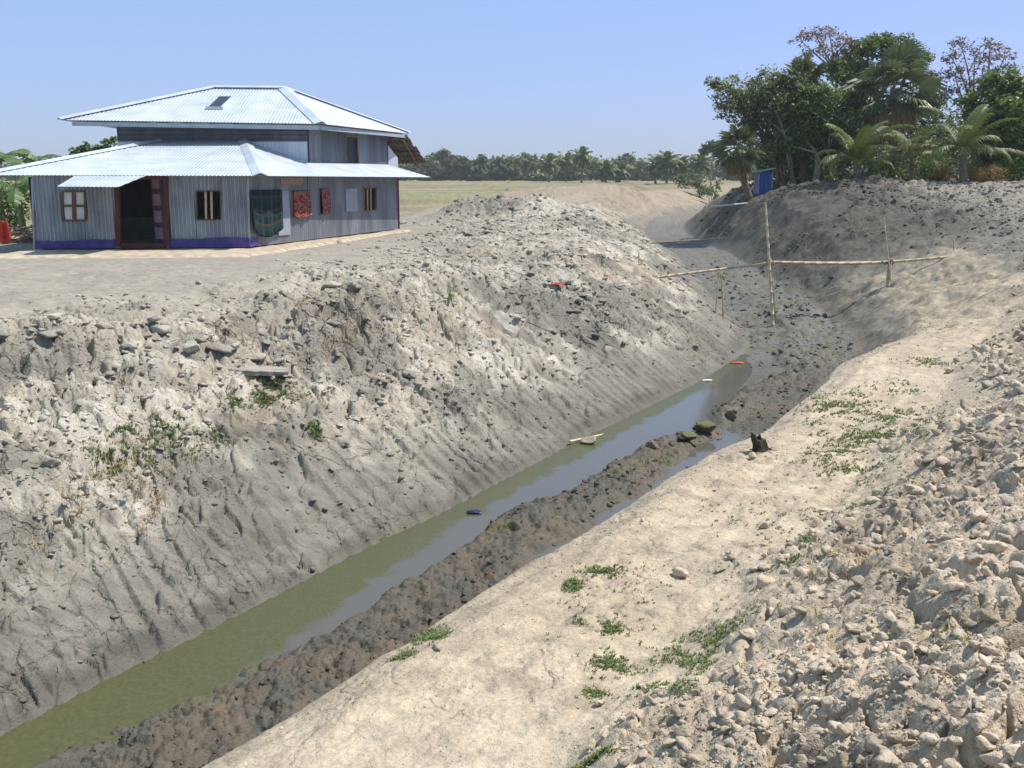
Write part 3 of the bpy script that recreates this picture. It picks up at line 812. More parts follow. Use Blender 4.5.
def s_at(px, P, Q):
    """parameter along P-Q that a photo column falls on"""
    u = (px - 512) / FPX
    lo, hi = 0., 1.
    f = lambda t: (lambda p: p.x / (p.y * math.cos(PITCH) + .3) )(P.lerp(Q, t))
    for _ in range(40):
        m = (lo + hi) / 2
        if f(m) < u: lo = m
        else: hi = m
    return (lo + hi) / 2
ZE = 2.12
fs = lambda px: s_at(px, A, B)
rs_ = lambda px: s_at(px, B, C)
# --- front wall (corrugated)
fwin1 = (fs(63), fs(85.5), .86, 1.64); fdoor = (fs(118), fs(167), .16, 2.02); fwin2 = (fs(197), fs(221), .86, 1.64)
mb = HB()
wn = (B - A).cross(Vector((0, 0, 1))).normalized()
wall_panels(mb, A, B, 2.07, .10, [fwin1, fdoor, fwin2], lambda a, b, z0, z1: corrug(mb, [wallpt(A, B, a, z0), wallpt(A, B, b, z0), wallpt(A, B, b, z1), wallpt(A, B, a, z1)], B - A, .105, .026, 6, .8, 3))
front = thick(mb.build('wall', MAT['wallm']), .004)
front['label'] = 'corrugated front wall with door opening'
# --- right wall: flatter grey sheets
rp = [(rs_(256), rs_(276), .55, 1.62), (rs_(292), rs_(308), .85, 1.6), (rs_(319), rs_(329), .85, 1.62), (rs_(364), rs_(375), .86, 1.66)]
mb = HB()
wall_panels(mb, B, C, ZE + .02, .10, rp, lambda a, b, z0, z1: corrug(mb, [wallpt(B, C, a, z0), wallpt(B, C, b, z0), wallpt(B, C, b, z1), wallpt(B, C, a, z1)], C - B, .13, .006, 4, .9, 5, .25, .75))
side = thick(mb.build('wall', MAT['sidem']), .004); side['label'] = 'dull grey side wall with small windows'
mb = HB()
corrug(mb, [C, D, D + Vector((0, 0, 1.92)), C + Vector((0, 0, 1.92))], D - C, .13, .006, 4)
corrug(mb, [D, A, A + Vector((0, 0, 1.92)), D + Vector((0, 0, 1.92))], A - D, .13, .006, 4)
bk = thick(mb.build('wall', MAT['sidem']), .004); bk['label'] = 'plain back walls of grey sheet'
# floor and an inner partition keep the rooms dark
mb = HB(); mb.add([A + Vector((.05, .05, .05)), B + Vector((-.05, .05, .05)), C + Vector((-.05, -.05, .05)), D + Vector((.05, -.05, .05))], [(0, 1, 2, 3)])
mb.build('floor', MAT['plinth'])
mb = HB()
pA = A.lerp(D, .32); pB = B.lerp(C, .32)
mb.beam((pA.x, pA.y, .45), (pB.x - .1, pB.y, .45), .03, .75)
mb.build('partition', MAT['sidem'])
# --- purple painted band along the front and round the corner
mb = HB()
def band(P, Q, a, b, z0, z1, off):
    n = (Q - P).cross(Vector((0, 0, 1))).normalized()
    k = max(2, int((b - a) * (Q - P).length / .12))
    vs = []; fs2 = []
    for i in range(k + 1):
        s = a + (b - a) * i / k
        p = wallpt(P, Q, s, 0) + n * off
        top = z1 + .02 * math.sin(i * .37 + z1 * 9) + .012 * math.sin(i * 2.7) + random.uniform(-.008, .008)
        vs += [(p.x, p.y, z0), (p.x, p.y, top), (p.x - n.x * .012, p.y - n.y * .012, z0), (p.x - n.x * .012, p.y - n.y * .012, top)]
        if i:
            q = 4 * i; r0 = q - 4
            fs2 += [(r0, q, q + 1, r0 + 1), (r0 + 1, q + 1, q + 3, r0 + 3), (r0 + 2, r0 + 3, q + 3, q + 2)]
    mb.add(vs, fs2)
band(A, B, .0, fdoor[0] - .012, .10, .33, .036); mb.build('painted_band', MAT['purple']); mb = HB(); band(A, B, fdoor[1] + .012, 1.0, .10, .36, .036)
band(B, C, .0, .042, .10, .40, .016)
mb.build('painted_band', MAT['purple'])
# --- door frame, open leaf
def frame(P, Q, h, wd, dp, mat, off=.02, name='window', sill=True):
    n = (Q - P).cross(Vector((0, 0, 1))).normalized() * off
    m_ = HB()
    p0 = wallpt(P, Q, h[0], h[2]) + n; p1 = wallpt(P, Q, h[1], h[2]) + n; p2 = wallpt(P, Q, h[1], h[3]) + n; p3 = wallpt(P, Q, h[0], h[3]) + n
    m_.beam(p0, p3, dp, wd) ; m_.beam(p1, p2, dp, wd); 
    t = (p1 - p0).normalized() * wd * .52
    m_.beam(p0 + t, p1 - t, dp * .98, wd); m_.beam(p3 + t, p2 - t, dp * .98, wd)
    return m_, p0, p1, p2, p3
m_, p0, p1, p2, p3 = frame(A, B, fdoor, .13, .12, MAT['maroon'])
dframe = m_.build('door_frame', MAT['maroon'])
hinge = p1 + Vector((-.07, .10, 0)); inn = Vector((-.62, .60, 0)).normalized()
m_ = HB(); m_.beam(hinge + Vector((0, 0, .97)), hinge + inn * .66 + Vector((0, 0, .97)), .035, 1.86)
leaf = m_.build('door', plain('dusky violet door wood', (.075, .045, .085), .6, 0, .3, 5))
m_ = HB()
for k in range(4):
    z0 = .12 + k * .46
    m_.beam(hinge + inn * .12 + Vector((-.021, -.006, z0 + .2)), hinge + inn * .54 + Vector((-.021, -.006, z0 + .2)), .02, .32)
pn = m_.build('door_panel', plain('pale worn door panels', (.26, .20, .235), .7, 0, .3, 6), None); pn.parent = leaf; pn.matrix_parent_inverse = Matrix.Translation(-HO)
# --- windows
def sub(mbx, name, mat, par):
    o = MB.build(mbx, name, mat, None)
    o.parent = par; o.matrix_parent_inverse = Matrix.Translation(-HO)
    return o
m_, p0, p1, p2, p3 = frame(A, B, fwin1, .05, .07, MAT['brown'])
win1 = m_.build('window', MAT['brown']); win1['label'] = 'brown framed window with pale shutters'
m_ = MB(); c0 = (p0 + p1) / 2; c1 = (p2 + p3) / 2
m_.beam(c0 + Vector((0, 0, .036)), c1 - Vector((0, 0, .036)), .05, .10); m_.beam((p0 + p3) / 2 + Vector((.036, 0, 0)), (p1 + p2) / 2 - Vector((.036, 0, 0)), .045, .06)
sub(m_, 'mullion', MAT['brown'], win1)
m_ = MB(); m_.beam((p0 + p3) / 2 + Vector((.02, .03, 0)), (p1 + p2) / 2 + Vector((-.02, .03, 0)), .02, (p3 - p0).length - .03)
sub(m_, 'shutter', MAT['white'], win1)
m_, p0, p1, p2, p3 = frame(A, B, fwin2, .03, .06, MAT['brown'])
win2 = m_.build('window', MAT['brown']); win2['label'] = 'open dark window with two pale bars'
for t in (.38, .62):
    m_ = MB(); m_.beam(p0.lerp(p1, t) + Vector((0, 0, .02)), p3.lerp(p2, t) - Vector((0, 0, .02)), .04, .05)
    sub(m_, 'bar', MAT['bamboo'], win2)
for i, h in enumerate(rp):
    m_, p0, p1, p2, p3 = frame(B, C, h, .045, .05, MAT['timber'], .012)
    wi = m_.build('window', MAT['timber'])
    if i == 3:
        for t in (.3, .6):
            m_ = MB(); m_.beam(p0.lerp(p1, t), p3.lerp(p2, t), .03, .05); sub(m_, 'bar', MAT['bamboo'], wi)
nR = (C - B).cross(Vector((0, 0, 1))).normalized()
h = (rs_(345), rs_(356.5), .88, 1.64)
m_ = HB(); q0 = wallpt(B, C, h[0], (h[2] + h[3]) / 2) + nR * .03; q1 = wallpt(B, C, h[1], (h[2] + h[3]) / 2) + nR * .03
m_.beam(q0, q1, .03, h[3] - h[2]); m_.build('shutter', MAT['greysheet'])['label'] = 'closed pale grey window shutter'
h = (rs_(374), rs_(381), .95, 1.62)
m_ = HB(); q0 = wallpt(B, C, h[0], (h[2] + h[3]) / 2) + nR * .10; q1 = wallpt(B, C, h[1], (h[2] + h[3]) / 2) + nR * .10
m_.beam(q0, q1, .03, h[3] - h[2]); m_.build('shutter', MAT['sidem'])['label'] = 'grey shutter swung open against the wall'
# pale sheet patch on the side wall near the corner, raw wood strip under the eave
m_ = HB(); q0 = wallpt(B, C, rs_(277), .98) + nR * .018; q1 = wallpt(B, C, rs_(289), .98) + nR * .018
m_.beam(q0, q1, .006, 1.3); m_.build('patch_sheet', MAT['greysheet'])
m_ = HB(); q0 = wallpt(B, C, rs_(281), 1.90) + nR * .02; q1 = wallpt(B, C, rs_(303), 1.90) + nR * .02
m_.beam(q0, q1, .008, .20); m_.build('patch_board', plain('tan board', (.30, .22, .16), .8))
# corner boards
for p in (A, B):
    m_ = HB(); kk = .065 if p is A else .03
    m_.beam(p + Vector((0, -.012, .24 if p is B else .0)), p + Vector((kk * 1.8, -.012, ZE - .24)), .05, .05)
    m_.build('corner_strip', MAT['wallm'])
m_ = HB(); m_.beam(C + Vector((.02, .0, 0)), C + Vector((.02, .0, ZE - .1)), .06, .06); m_.build('corner_post', MAT['maroon'])

# --- lower hipped roof
UA = Vector((-12.70, 33, 0)); UB = Vector((-6.57, 33, 0)); UC = Vector((-4.75, 38.9, 0)); UD = Vector((-12.9, 38.9, 0))
e_fl = Vector((-14.15, 27.15, 2.07)); e_fr = Vector((-6.82, 27.62, 2.05)); e_br = Vector((-3.15, 39.3, 2.02)); e_bl = Vector((-14.3, 39.3, 2.04))
h_l = Vector((-11.35, 33.05, 3.16)); h_r = Vector((-8.62, 33.05, 3.16))
mb = HB()
corrug(mb, [e_fl, e_fr, h_r, h_l], e_fr - e_fl, .105, .0065, 6, .8, 11)
fr_roof = thick(mb.build('lower_roof', MAT['roof']), .004); fr_roof['label'] = 'front slope of the lower roof'
# side slope carries on up to where it meets the front of the upper storey
def side_z(p, e0, e1, hp):
    return p
mb = HB()
def on_plane(P0, P1, P2, x, y):
    n = (P1 - P0).cross(P2 - P0); return P0.z - (n.x * (x - P0.x) + n.y * (y - P0.y)) / n.z
zw1 = on_plane(e_fr, e_br, h_r, UB.x + .02, 33.0); zw2 = on_plane(e_fr, e_br, h_r, UC.x + .02, UC.y)
sUB = Vector((UB.x + .02, 33.02, zw1)); sUC = Vector((UC.x + .02, UC.y, zw2))
corrug(mb, [e_fr, e_br, sUC, sUB, h_r], e_br - e_fr, .105, .0065, 6, .8, 12)
sr_roof = thick(mb.build('lower_roof', MAT['roof']), .004); sr_roof['label'] = 'right slope of the lower roof'
mb = HB()
zl1 = on_plane(e_fl, e_bl, h_l, UA.x, 33); zl2 = on_plane(e_fl, e_bl, h_l, UD.x, UD.y)
corrug(mb, [e_bl, e_fl, h_l, Vector((UA.x, 33.02, zl1)), Vector((UD.x, UD.y, zl2))], e_fl - e_bl, .105, .0065, 6, .8, 13)
thick(mb.build('lower_roof', MAT['roof']), .004)['label'] = 'left slope of the lower roof'
mb = HB()
def cap(mb, a, b, wd=.34, lift=.045):
    a = Vector(a); b = Vector(b); d = (b - a).normalized(); sd_ = d.cross(Vector((0, 0, 1))).normalized()
    up = sd_.cross(d)
    vs = []
    for p in (a, b):
        vs += [p + sd_ * wd / 2 - up * (wd * .10) + up * lift, p + up * (lift + .035), p - sd_ * wd / 2 - up * (wd * .10) + up * lift]
    mb.add(vs, [(0, 3, 4, 1), (1, 4, 5, 2)])
cap(mb, e_fr, h_r, .42); cap(mb, e_fl, h_l, .3)
thick(mb.build('hip_cap', MAT['roof']), .005)
# drooping sheet over the door
mb = HB()
a0 = at(57, 186.5, 25.95); a1 = at(118, 187, 26.1); a2 = at(146, 176.5, 27.45); a3 = at(76, 176, 27.4)
a2.z += .02; a3.z += .02
corrug(mb, [a0, a1, a2, a3], a1 - a0, .105, .004, 6, .8, 14)
thick(mb.build('awning', MAT['roof']), .004)
# --- upper storey
UE = 3.66
mb = HB()
corrug(mb, [UA + Vector((0, 0, 3.14)), UB + Vector((0, 0, 3.14)), UB + Vector((0, 0, UE)), UA + Vector((0, 0, UE))], (0, 0, 1), .14, .022, 6, 2, 21, .2, .5)
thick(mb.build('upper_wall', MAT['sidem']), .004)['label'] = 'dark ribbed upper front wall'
mb = HB()
corrug(mb, [UA + Vector((0, 0, 2.3)), UB + Vector((0, 0, 2.15)), UB + Vector((0, 0, 3.138)), UA + Vector((0, 0, 3.138))], UB - UA, .13, .004, 4, 2)
thick(mb.build('upper_wall', MAT['palesheet']), .004)['label'] = 'pale smooth strip of the upper front wall'
mb = HB()
us = lambda px: s_at(px, UB, UC)
dk = (us(348), us(360), 2.45, 3.42)
wall_panels(mb, UB, UC, UE, 2.05, [dk], lambda a, b, z0, z1: corrug(mb, [wallpt(UB, UC, a, z0), wallpt(UB, UC, b, z0), wallpt(UB, UC, b, z1), wallpt(UB, UC, a, z1)], UC - UB, .13, .006, 4, .9, 22, .2, .7))
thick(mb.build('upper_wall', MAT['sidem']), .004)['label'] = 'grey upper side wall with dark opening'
m_, p0, p1, p2, p3 = frame(UB, UC, dk, .05, .05, MAT['timber'], .012); uw = m_.build('window', MAT['timber']); uw['label'] = 'tall dark upper window'
m_ = MB(); m_.beam((p0 + p3) / 2 + Vector((-.05, .02, 0)), (p1 + p2) / 2 + Vector((-.05, 0, 0)), .02, .9); sub(m_, 'shutter', MAT['dark'], uw)
mb = HB()
corrug(mb, [UC + Vector((0, 0, 1.9)), UD + Vector((0, 0, 1.9)), UD + Vector((0, 0, UE)), UC + Vector((0, 0, UE))], UD - UC, .13, .006, 4)
corrug(mb, [UD + Vector((0, 0, 1.9)), UA + Vector((0, 0, 2.0)), UA + Vector((0, 0, UE)), UD + Vector((0, 0, UE))], UA - UD, .13, .006, 4)
thick(mb.build('upper_wall', MAT['sidem']), .004)['label'] = 'plain rear walls of the upper storey'
mb = HB(); mb.beam(UB + Vector((.01, -.02, 2.35)), UB + Vector((.01, -.02, UE - .03)), .06, .05); mb.build('corner_strip', MAT['dark'])
# --- upper hipped roof
r_fl = Vector((-14.06, 31.95, 3.76)); r_fr = Vector((-5.98, 32.35, 3.66)); r_br = Vector((-3.98, 39.8, 3.68)); r_bl = Vector((-14.3, 39.8, 3.72))
k_l = Vector((-10.35, 36.0, 5.07)); k_r = Vector((-7.93, 36.05, 5.05))
for pl_, seed, lab in (([r_fl, r_fr, k_r, k_l], 31, 'front slope of the upper roof'), ([r_fr, r_br, k_r], 32, 'right slope of the upper roof'), ([r_br, r_bl, k_l, k_r], 33, 'rear slope of the upper roof'), ([r_bl, r_fl, k_l], 34, 'left slope of the upper roof')):
    mb = HB(); corrug(mb, pl_, pl_[1] - pl_[0], .105, .0065, 6, .8, seed)
    thick(mb.build('upper_roof', MAT['roof']), .004)['label'] = lab
mb = HB()
cap(mb, r_fl, k_l, .3); cap(mb, r_fr, k_r, .5); cap(mb, k_l - Vector((.1, 0, 0)), k_r + Vector((.1, 0, 0)), .36); cap(mb, r_br, k_r, .3)
thick(mb.build('hip_cap', MAT['roof']), .005)
# fascia boards under the upper eaves and soffit rafters
mb = HB()
dn = Vector((0, 0, -.11))
ins = Vector((.06, .08, 0))
mb.beam(r_fl + dn + Vector((.35, .10, 0)), r_fr + dn + Vector((-.10, .10, 0)), .03, .13)
mb.beam(r_fr + dn + Vector((-.07, .14, 0)), r_br + dn + Vector((-.07, -.1, 0)), .03, .13)
mb.build('fascia', plain('pale blue grey eave board', (.36, .42, .46), .5, .2, .1, 3))
for i in range(10):
    t = i / 9
    mb = HB()
    p = r_fl.lerp(r_fr, .06 + .9 * t) + Vector((0, .12, -.06)); q = wallpt(UA, UB, .02 + .96 * t, UE + .15)
    mb.beam(p, q, .05, .06); mb.build('rafter', MAT['timber']); mb = HB()
    p = r_fr.lerp(r_br, .04 + .9 * t) + Vector((-.1, 0, -.06)); q = wallpt(UB, UC, .02 + .96 * t, UE + .1)
    mb.beam(p, q, .05, .06); mb.build('rafter', MAT['timber'])
# skylight: dark pane with a pale frame on the front slope
hb_ = HB()
f0 = k_l.lerp(k_r, .5)
def roofpt(px, py):
    d = Vector(ray(px, py)); n = (r_fr - r_fl).cross(k_l - r_fl); o = Vector((0, 0, CAM_H))
    return o + d * (n.dot(r_fl - o) / n.dot(d))
hp = [roofpt(207, 109.5), roofpt(222, 109.5), roofpt(233, 99), roofpt(218, 99)]
nrm = (hp[1] - hp[0]).cross(hp[3] - hp[0]).normalized()
if nrm.z < 0: nrm = -nrm
hb_.add([p + nrm * .03 for p in hp] + [p + nrm * .07 for p in hp], [(4, 5, 6, 7), (0, 1, 5, 4), (1, 2, 6, 5), (2, 3, 7, 6), (3, 0, 4, 7)])
hat = hb_.build('skylight', MAT['dark'])
hb_ = MB()
for i in range(4):
    hb_.beam(hp[i] + nrm * .05, hp[(i + 1) % 4] + nrm * .05, .07, .09)
sub(hb_, 'frame', MAT['palesheet'], hat)
# --- rear lean-to of overlapping old sheets
mb = HB()
Lr = [Vector((-12, 39.4, 3.62)), Vector((-4.05, 39.4, 3.62)), Vector((-3.55, 42.3, 2.62)), Vector((-12, 42.3, 2.62))]
for i in range(5):
    t0 = i / 5; t1 = (i + 1) / 5 + .05
    a = Lr[0].lerp(Lr[3], t0); b = Lr[1].lerp(Lr[2], t0); c = Lr[1].lerp(Lr[2], t1); d = Lr[0].lerp(Lr[3], t1)
    j = Vector((random.uniform(-.05, .06), 0, -.035 * (i % 2)))
    corrug(mb, [a, b + j, c + j, d], b - a, .16, .02, 4, .8, 40 + i, .2, .8)
lean = thick(mb.build('rear_lean_to', MAT['thatch']), .012)
lean['label'] = 'ragged old brown sheets of the rear lean-to'
mb = MB()
for i in range(6):
    t = (i + .4) / 6
    a = Lr[0].lerp(Lr[3], t) + Vector((0, 0, -.07)); b = Lr[1].lerp(Lr[2], t) + Vector((.04, 0, -.07))
    mb.beam(a, b, .06, .07)
for xx in (-3.9, -5.0, -6.2):
    mb.beam((xx - .3, 39.4, 3.48), (xx, 42.2, 2.48), .06, .07)
sub(mb, 'battens', MAT['timber'], lean)
mb = HB()
for xx in (-5.6,): mb.beam((xx, 42.1, -.1), (xx, 42.1, 2.5), .08, .08)
mb.build('lean_to_post', MAT['timber'])
mb = HB(); mb.add([Vector((-4.72, 38.97, 2.2)), Vector((-4.42, 39.5, 2.2)), Vector((-4.42, 39.5, 2.75)), Vector((-4.72, 38.97, 3.2))], [(0, 1, 2, 3)])
thick(mb.build('loose_sheet', MAT['palesheet']), .01)
# --- earth plinth
mb = HB()
out = [A + Vector((-.35, -2.7, 0)), B + Vector((.75, -2.9, 0)), C + Vector((.75, .4, 0)), D + Vector((-.4, .4, 0))]
inr = [A + Vector((-.2, -1.9, 0)), B + Vector((.5, -2.1, 0)), C + Vector((.40, .3, 0)), D + Vector((-.3, .3, 0))]
def ringpts(P, z, nz):
    r_ = []
    for i in range(4):
        a, b = P[i], P[(i + 1) % 4]
        k = 30
        for j in range(k):
            p = a.lerp(b, j / k)
            q = (fbm(np.array([p.x * 1.9]), np.array([p.y * 1.9]), 301, 4)[0] - .5)
            r_.append(Vector((p.x + q * nz, p.y + q * nz, z + q * .06)))
    return r_
r1 = ringpts(out, -.10, .75); r2 = ringpts(inr, .06, .5)
n_ = len(r1)
mb.add(r1 + r2 + [Vector((-9.2, 33, .09))], [(i, (i + 1) % n_, n_ + (i + 1) % n_, n_ + i) for i in range(n_)] + [(n_ + i, n_ + (i + 1) % n_, 2 * n_) for i in range(n_)])
mb.build('plinth', MAT['plinth'])

# --- cloths hung on the side wall: things of their own
def hang_cloth(name, label, cat, c, w0, w1, hgt, mat, dirv, seed, loop=0, group=None):
    """c = top centre on the wall, w0/w1 widths top and bottom"""
    nx, nz = 18, 22
    V = []; UV = []
    dv = Vector(dirv).normalized(); n = dv.cross(Vector((0, 0, 1))).normalized()
    rnd = random.Random(seed); ph = rnd.uniform(0, 6)
    for j in range(nz + 1):
        t = j / nz
        for i in range(nx + 1):
            s = i / nx - .5
            wv = (w0 + (w1 - w0) * t)
            fold = math.sin(s * 13 + ph + t * .8) * .022 * (.4 + t) + math.sin(s * 27 + ph) * .008
            sag = .05 * (1 - (2 * s) ** 2) * t + loop * (1 - (2 * s) ** 2) * t
            p = c + dv * (s * wv) + n * (.05 + fold + .02 * t) + Vector((0, 0, -hgt * t - sag))
            V.append(tuple(p - c)); UV.append((i / nx, 1 - t))
    F = [(j * (nx + 1) + i, j * (nx + 1) + i + 1, (j + 1) * (nx + 1) + i + 1, (j + 1) * (nx + 1) + i) for j in range(nz) for i in range(nx)]
    me = bpy.data.meshes.new(name); me.from_pydata(V, [], F)
    uv = me.uv_layers.new(name='UVMap')
    for lp in me.loops: uv.data[lp.index].uv = UV[lp.vertex_index]
    me.polygons.foreach_set('use_smooth', np.ones(len(F), bool)); me.materials.append(mat)
    o = bpy.data.objects.new(name, me); COL.objects.link(o); o.location = c
    thick(o, .006)
    return tag(o, label, cat, group)
dR = (C - B)
c = wallpt(B, C, rs_(264.5), 1.66) + nR * .02
hang_cloth('hanging_cloth', 'large dark green plaid cloth hung over the side wall near the front corner', 'cloth', c, 1.75, 1.55, 1.12, MAT['plaid'], dR, 1, .16)
c = wallpt(B, C, rs_(300), 1.62) + nR * .02
hang_cloth('hanging_cloth', 'square red patterned cloth hung beside the plaid one', 'cloth', c, 1.02, 1.08, .78, MAT['redcloth'], dR, 2)
c = wallpt(B, C, rs_(323.5), 1.66) + nR * .02
hang_cloth('hanging_cloth', 'narrow red and cream cloth hung in a window of the side wall', 'cloth', c, .58, .58, .74, MAT['pinkcloth'], dR, 3)

# ------------------------------------------------------------------ bamboo footbridge
def bam(mb, a, b, r0, r1, seed=0, bend=.03):
    rnd = random.Random(seed); a = Vector(a); b = Vector(b); L = (b - a).length
    n = max(6, int(L / .32)); pts = []; rad = []
    o1 = Vector((rnd.uniform(-1, 1), rnd.uniform(-1, 1), rnd.uniform(-1, .3))) * bend
    for i in range(n + 1):
        t = i / n; p = a.lerp(b, t) + o1 * math.sin(math.pi * t)
        r_ = .78 * (r0 + (r1 - r0) * t)
        pts += [p - (b - a).normalized() * .012, p, p + (b - a).normalized() * .012]
        rad += [r_, r_ * 1.22, r_]
    mb.tube(pts, rad, 8, rnd.uniform(.3, .8))
bridge = empty('bamboo_footbridge', (7.67, 29.4, -2.3), 'narrow bamboo pole footbridge across the ditch on two upright posts', 'footbridge')
BO = bridge.location.copy()
def bpart(name, fn, mat=None):
    m_ = MB(); fn(m_); m_.v = [tuple(Vector(v) - BO) for v in m_.v]
    return m_.build(name, mat or MAT['bamboo'], bridge, smooth=True)
dkL = at(657, 277.5, 28.6); dkM = at(770, 263, 29.4); dkR = at(889, 262.5, 29.6); dkE = at(962, 259, 29.9) + Vector((0, 0, .12))
bpart('walking_pole', lambda m: bam(m, dkL, dkM + Vector((.1, 0, .0)), .055, .050, 1, .06))
bpart('walking_pole', lambda m: (bam(m, dkM + Vector((0, .05, .02)), dkR + Vector((.15, .05, 0)), .060, .052, 2, .05), bam(m, dkM + Vector((.1, .17, .02)), dkR + Vector((0, .17, 0)), .045, .050, 3, .05)))
bpart('walking_pole', lambda m: bam(m, dkR + Vector((-.2, 0, .01)), dkE, .060, .050, 4, .05))
pb = at(774, 326, 29.3); pt_ = at(765.5, 203, 29.3)
bpart('post', lambda m: bam(m, (pb.x, 29.3, -2.6), pt_, .065, .035, 5, .03))
bpart('post', lambda m: bam(m, (pb.x + .12, 29.5, -2.6), (dkM.x + .03, 29.5, dkM.z + .1), .05, .045, 6, .02))
qb = at(886.5, 299, 29.5)
bpart('post', lambda m: bam(m, (qb.x, 29.55, -1.9), (dkR.x, 29.45, dkR.z + .12), .055, .05, 7, .02))
bpart('post', lambda m: bam(m, (qb.x + .10, 29.75, -1.9), (dkR.x + .06, 29.75, dkR.z + .05), .045, .045, 8, .02))
qt = at(884, 218, 29.5)
bpart('post', lambda m: bam(m, (dkR.x + .02, 29.38, dkR.z - .5), qt, .028, .016, 9, .05))
for c_ in (dkM, dkR):
    def lash(m):
        for k in range(4):
            m.tube([c_ + Vector((.11 * math.cos(a), .10 * math.sin(a) + .02, .02 * k - .03 + .05 * math.sin(a * 2 + k))) for a in np.linspace(0, 6.28, 13)], .010, 5)
    bpart('lashing', lash, MAT['rope'])
# forked prop under the left end and the loose stakes nearby
def stake(name, label, px, pyb, pyt, Y, r_, lean=0, cat='stake', fork=False, group=None):
    b_ = at(px, pyb, Y); t_ = at(px + lean, pyt, Y); z0 = H(b_.x, b_.y)
    o_ = empty(name, (b_.x, b_.y, z0), label, cat, group)
    m_ = MB(); bam(m_, (0, 0, -.25), (t_.x - b_.x, 0, t_.z - z0), r_, r_ * .75, px, .02)
    m_.build('shaft', MAT['bamboo'], o_, smooth=True)
    if fork:
        m_ = MB(); bam(m_, (-.22, .1, -.2), (t_.x - b_.x - .05, .05, t_.z - z0 - .05), r_ * .8, r_ * .6, px + 1, .03)
        m_.build('brace', MAT['bamboo'], o_, smooth=True)
    return o_
stake('wooden_stake', 'crooked pair of sticks propping the left end of the footbridge', 724, 316, 273, 28.9, .035, -3, fork=True)
stake('wooden_stake', 'short stake standing on the left bank beyond the end of the footbridge', 638, 274, 252, 31.5, .03, 1)
stake('wooden_stake', 'short dark stake on the right bank at the end of the footbridge', 954, 260, 240, 30.2, .035, 0)
# ------------------------------------------------------------------ vegetation tools
class Leaves:
    def __init__(s): s.V = []; s.F3 = []; s.F4 = []; s.T = []; s.n = 0
    def add(s, V, F, T):
        V = np.asarray(V, float).reshape(-1, 3)
        F = np.asarray(F)
        (s.F4 if F.shape[1] == 4 else s.F3).append(F + s.n)
        s.V.append(V); s.T.append(np.broadcast_to(T, (len(V),)).astype(float)); s.n += len(V)
    def kites(s, P, L, Wd, up=.5, tint=None, droop=.0):
        n = len(P)
        if not n: return
        nr = RNG.normal(size=(n, 3)); nr[:, 2] = np.abs(nr[:, 2]) + up; nr /= np.linalg.norm(nr, axis=1)[:, None]
        a = RNG.normal(size=(n, 3)); a[:, 2] -= droop; a -= nr * (a * nr).sum(1)[:, None]; a /= np.linalg.norm(a, axis=1)[:, None]
        b = np.cross(nr, a)
        l = L * RNG.uniform(.6, 1.3, n)[:, None]; w_ = Wd * RNG.uniform(.6, 1.3, n)[:, None]
        V = np.stack([P - a * l / 2, P + b * w_ / 2 + nr * w_ * .12, P + a * l / 2, P - b * w_ / 2 + nr * w_ * .12], 1)
        T = np.repeat(RNG.random(n) if tint is None else tint, 4)
        s.add(V, np.arange(4 * n).reshape(-1, 4), T)
    def build(s, name, mat, parent, off):
        return np_mesh(name, np.concatenate(s.V) - np.array(off)[None], [np.concatenate(f) for f in (s.F3, s.F4) if f], mat, parent, attrs={'tint': ('FLOAT', np.concatenate(s.T))})
def curve(a, b, bend, n=7, rnd=random):
    a = Vector(a); b = Vector(b); o1 = Vector((rnd.uniform(-1, 1), rnd.uniform(-1, 1), rnd.uniform(-.2, 1))) * bend
    return [a.lerp(b, i / n) + o1 * math.sin(math.pi * i / n) for i in range(n + 1)]

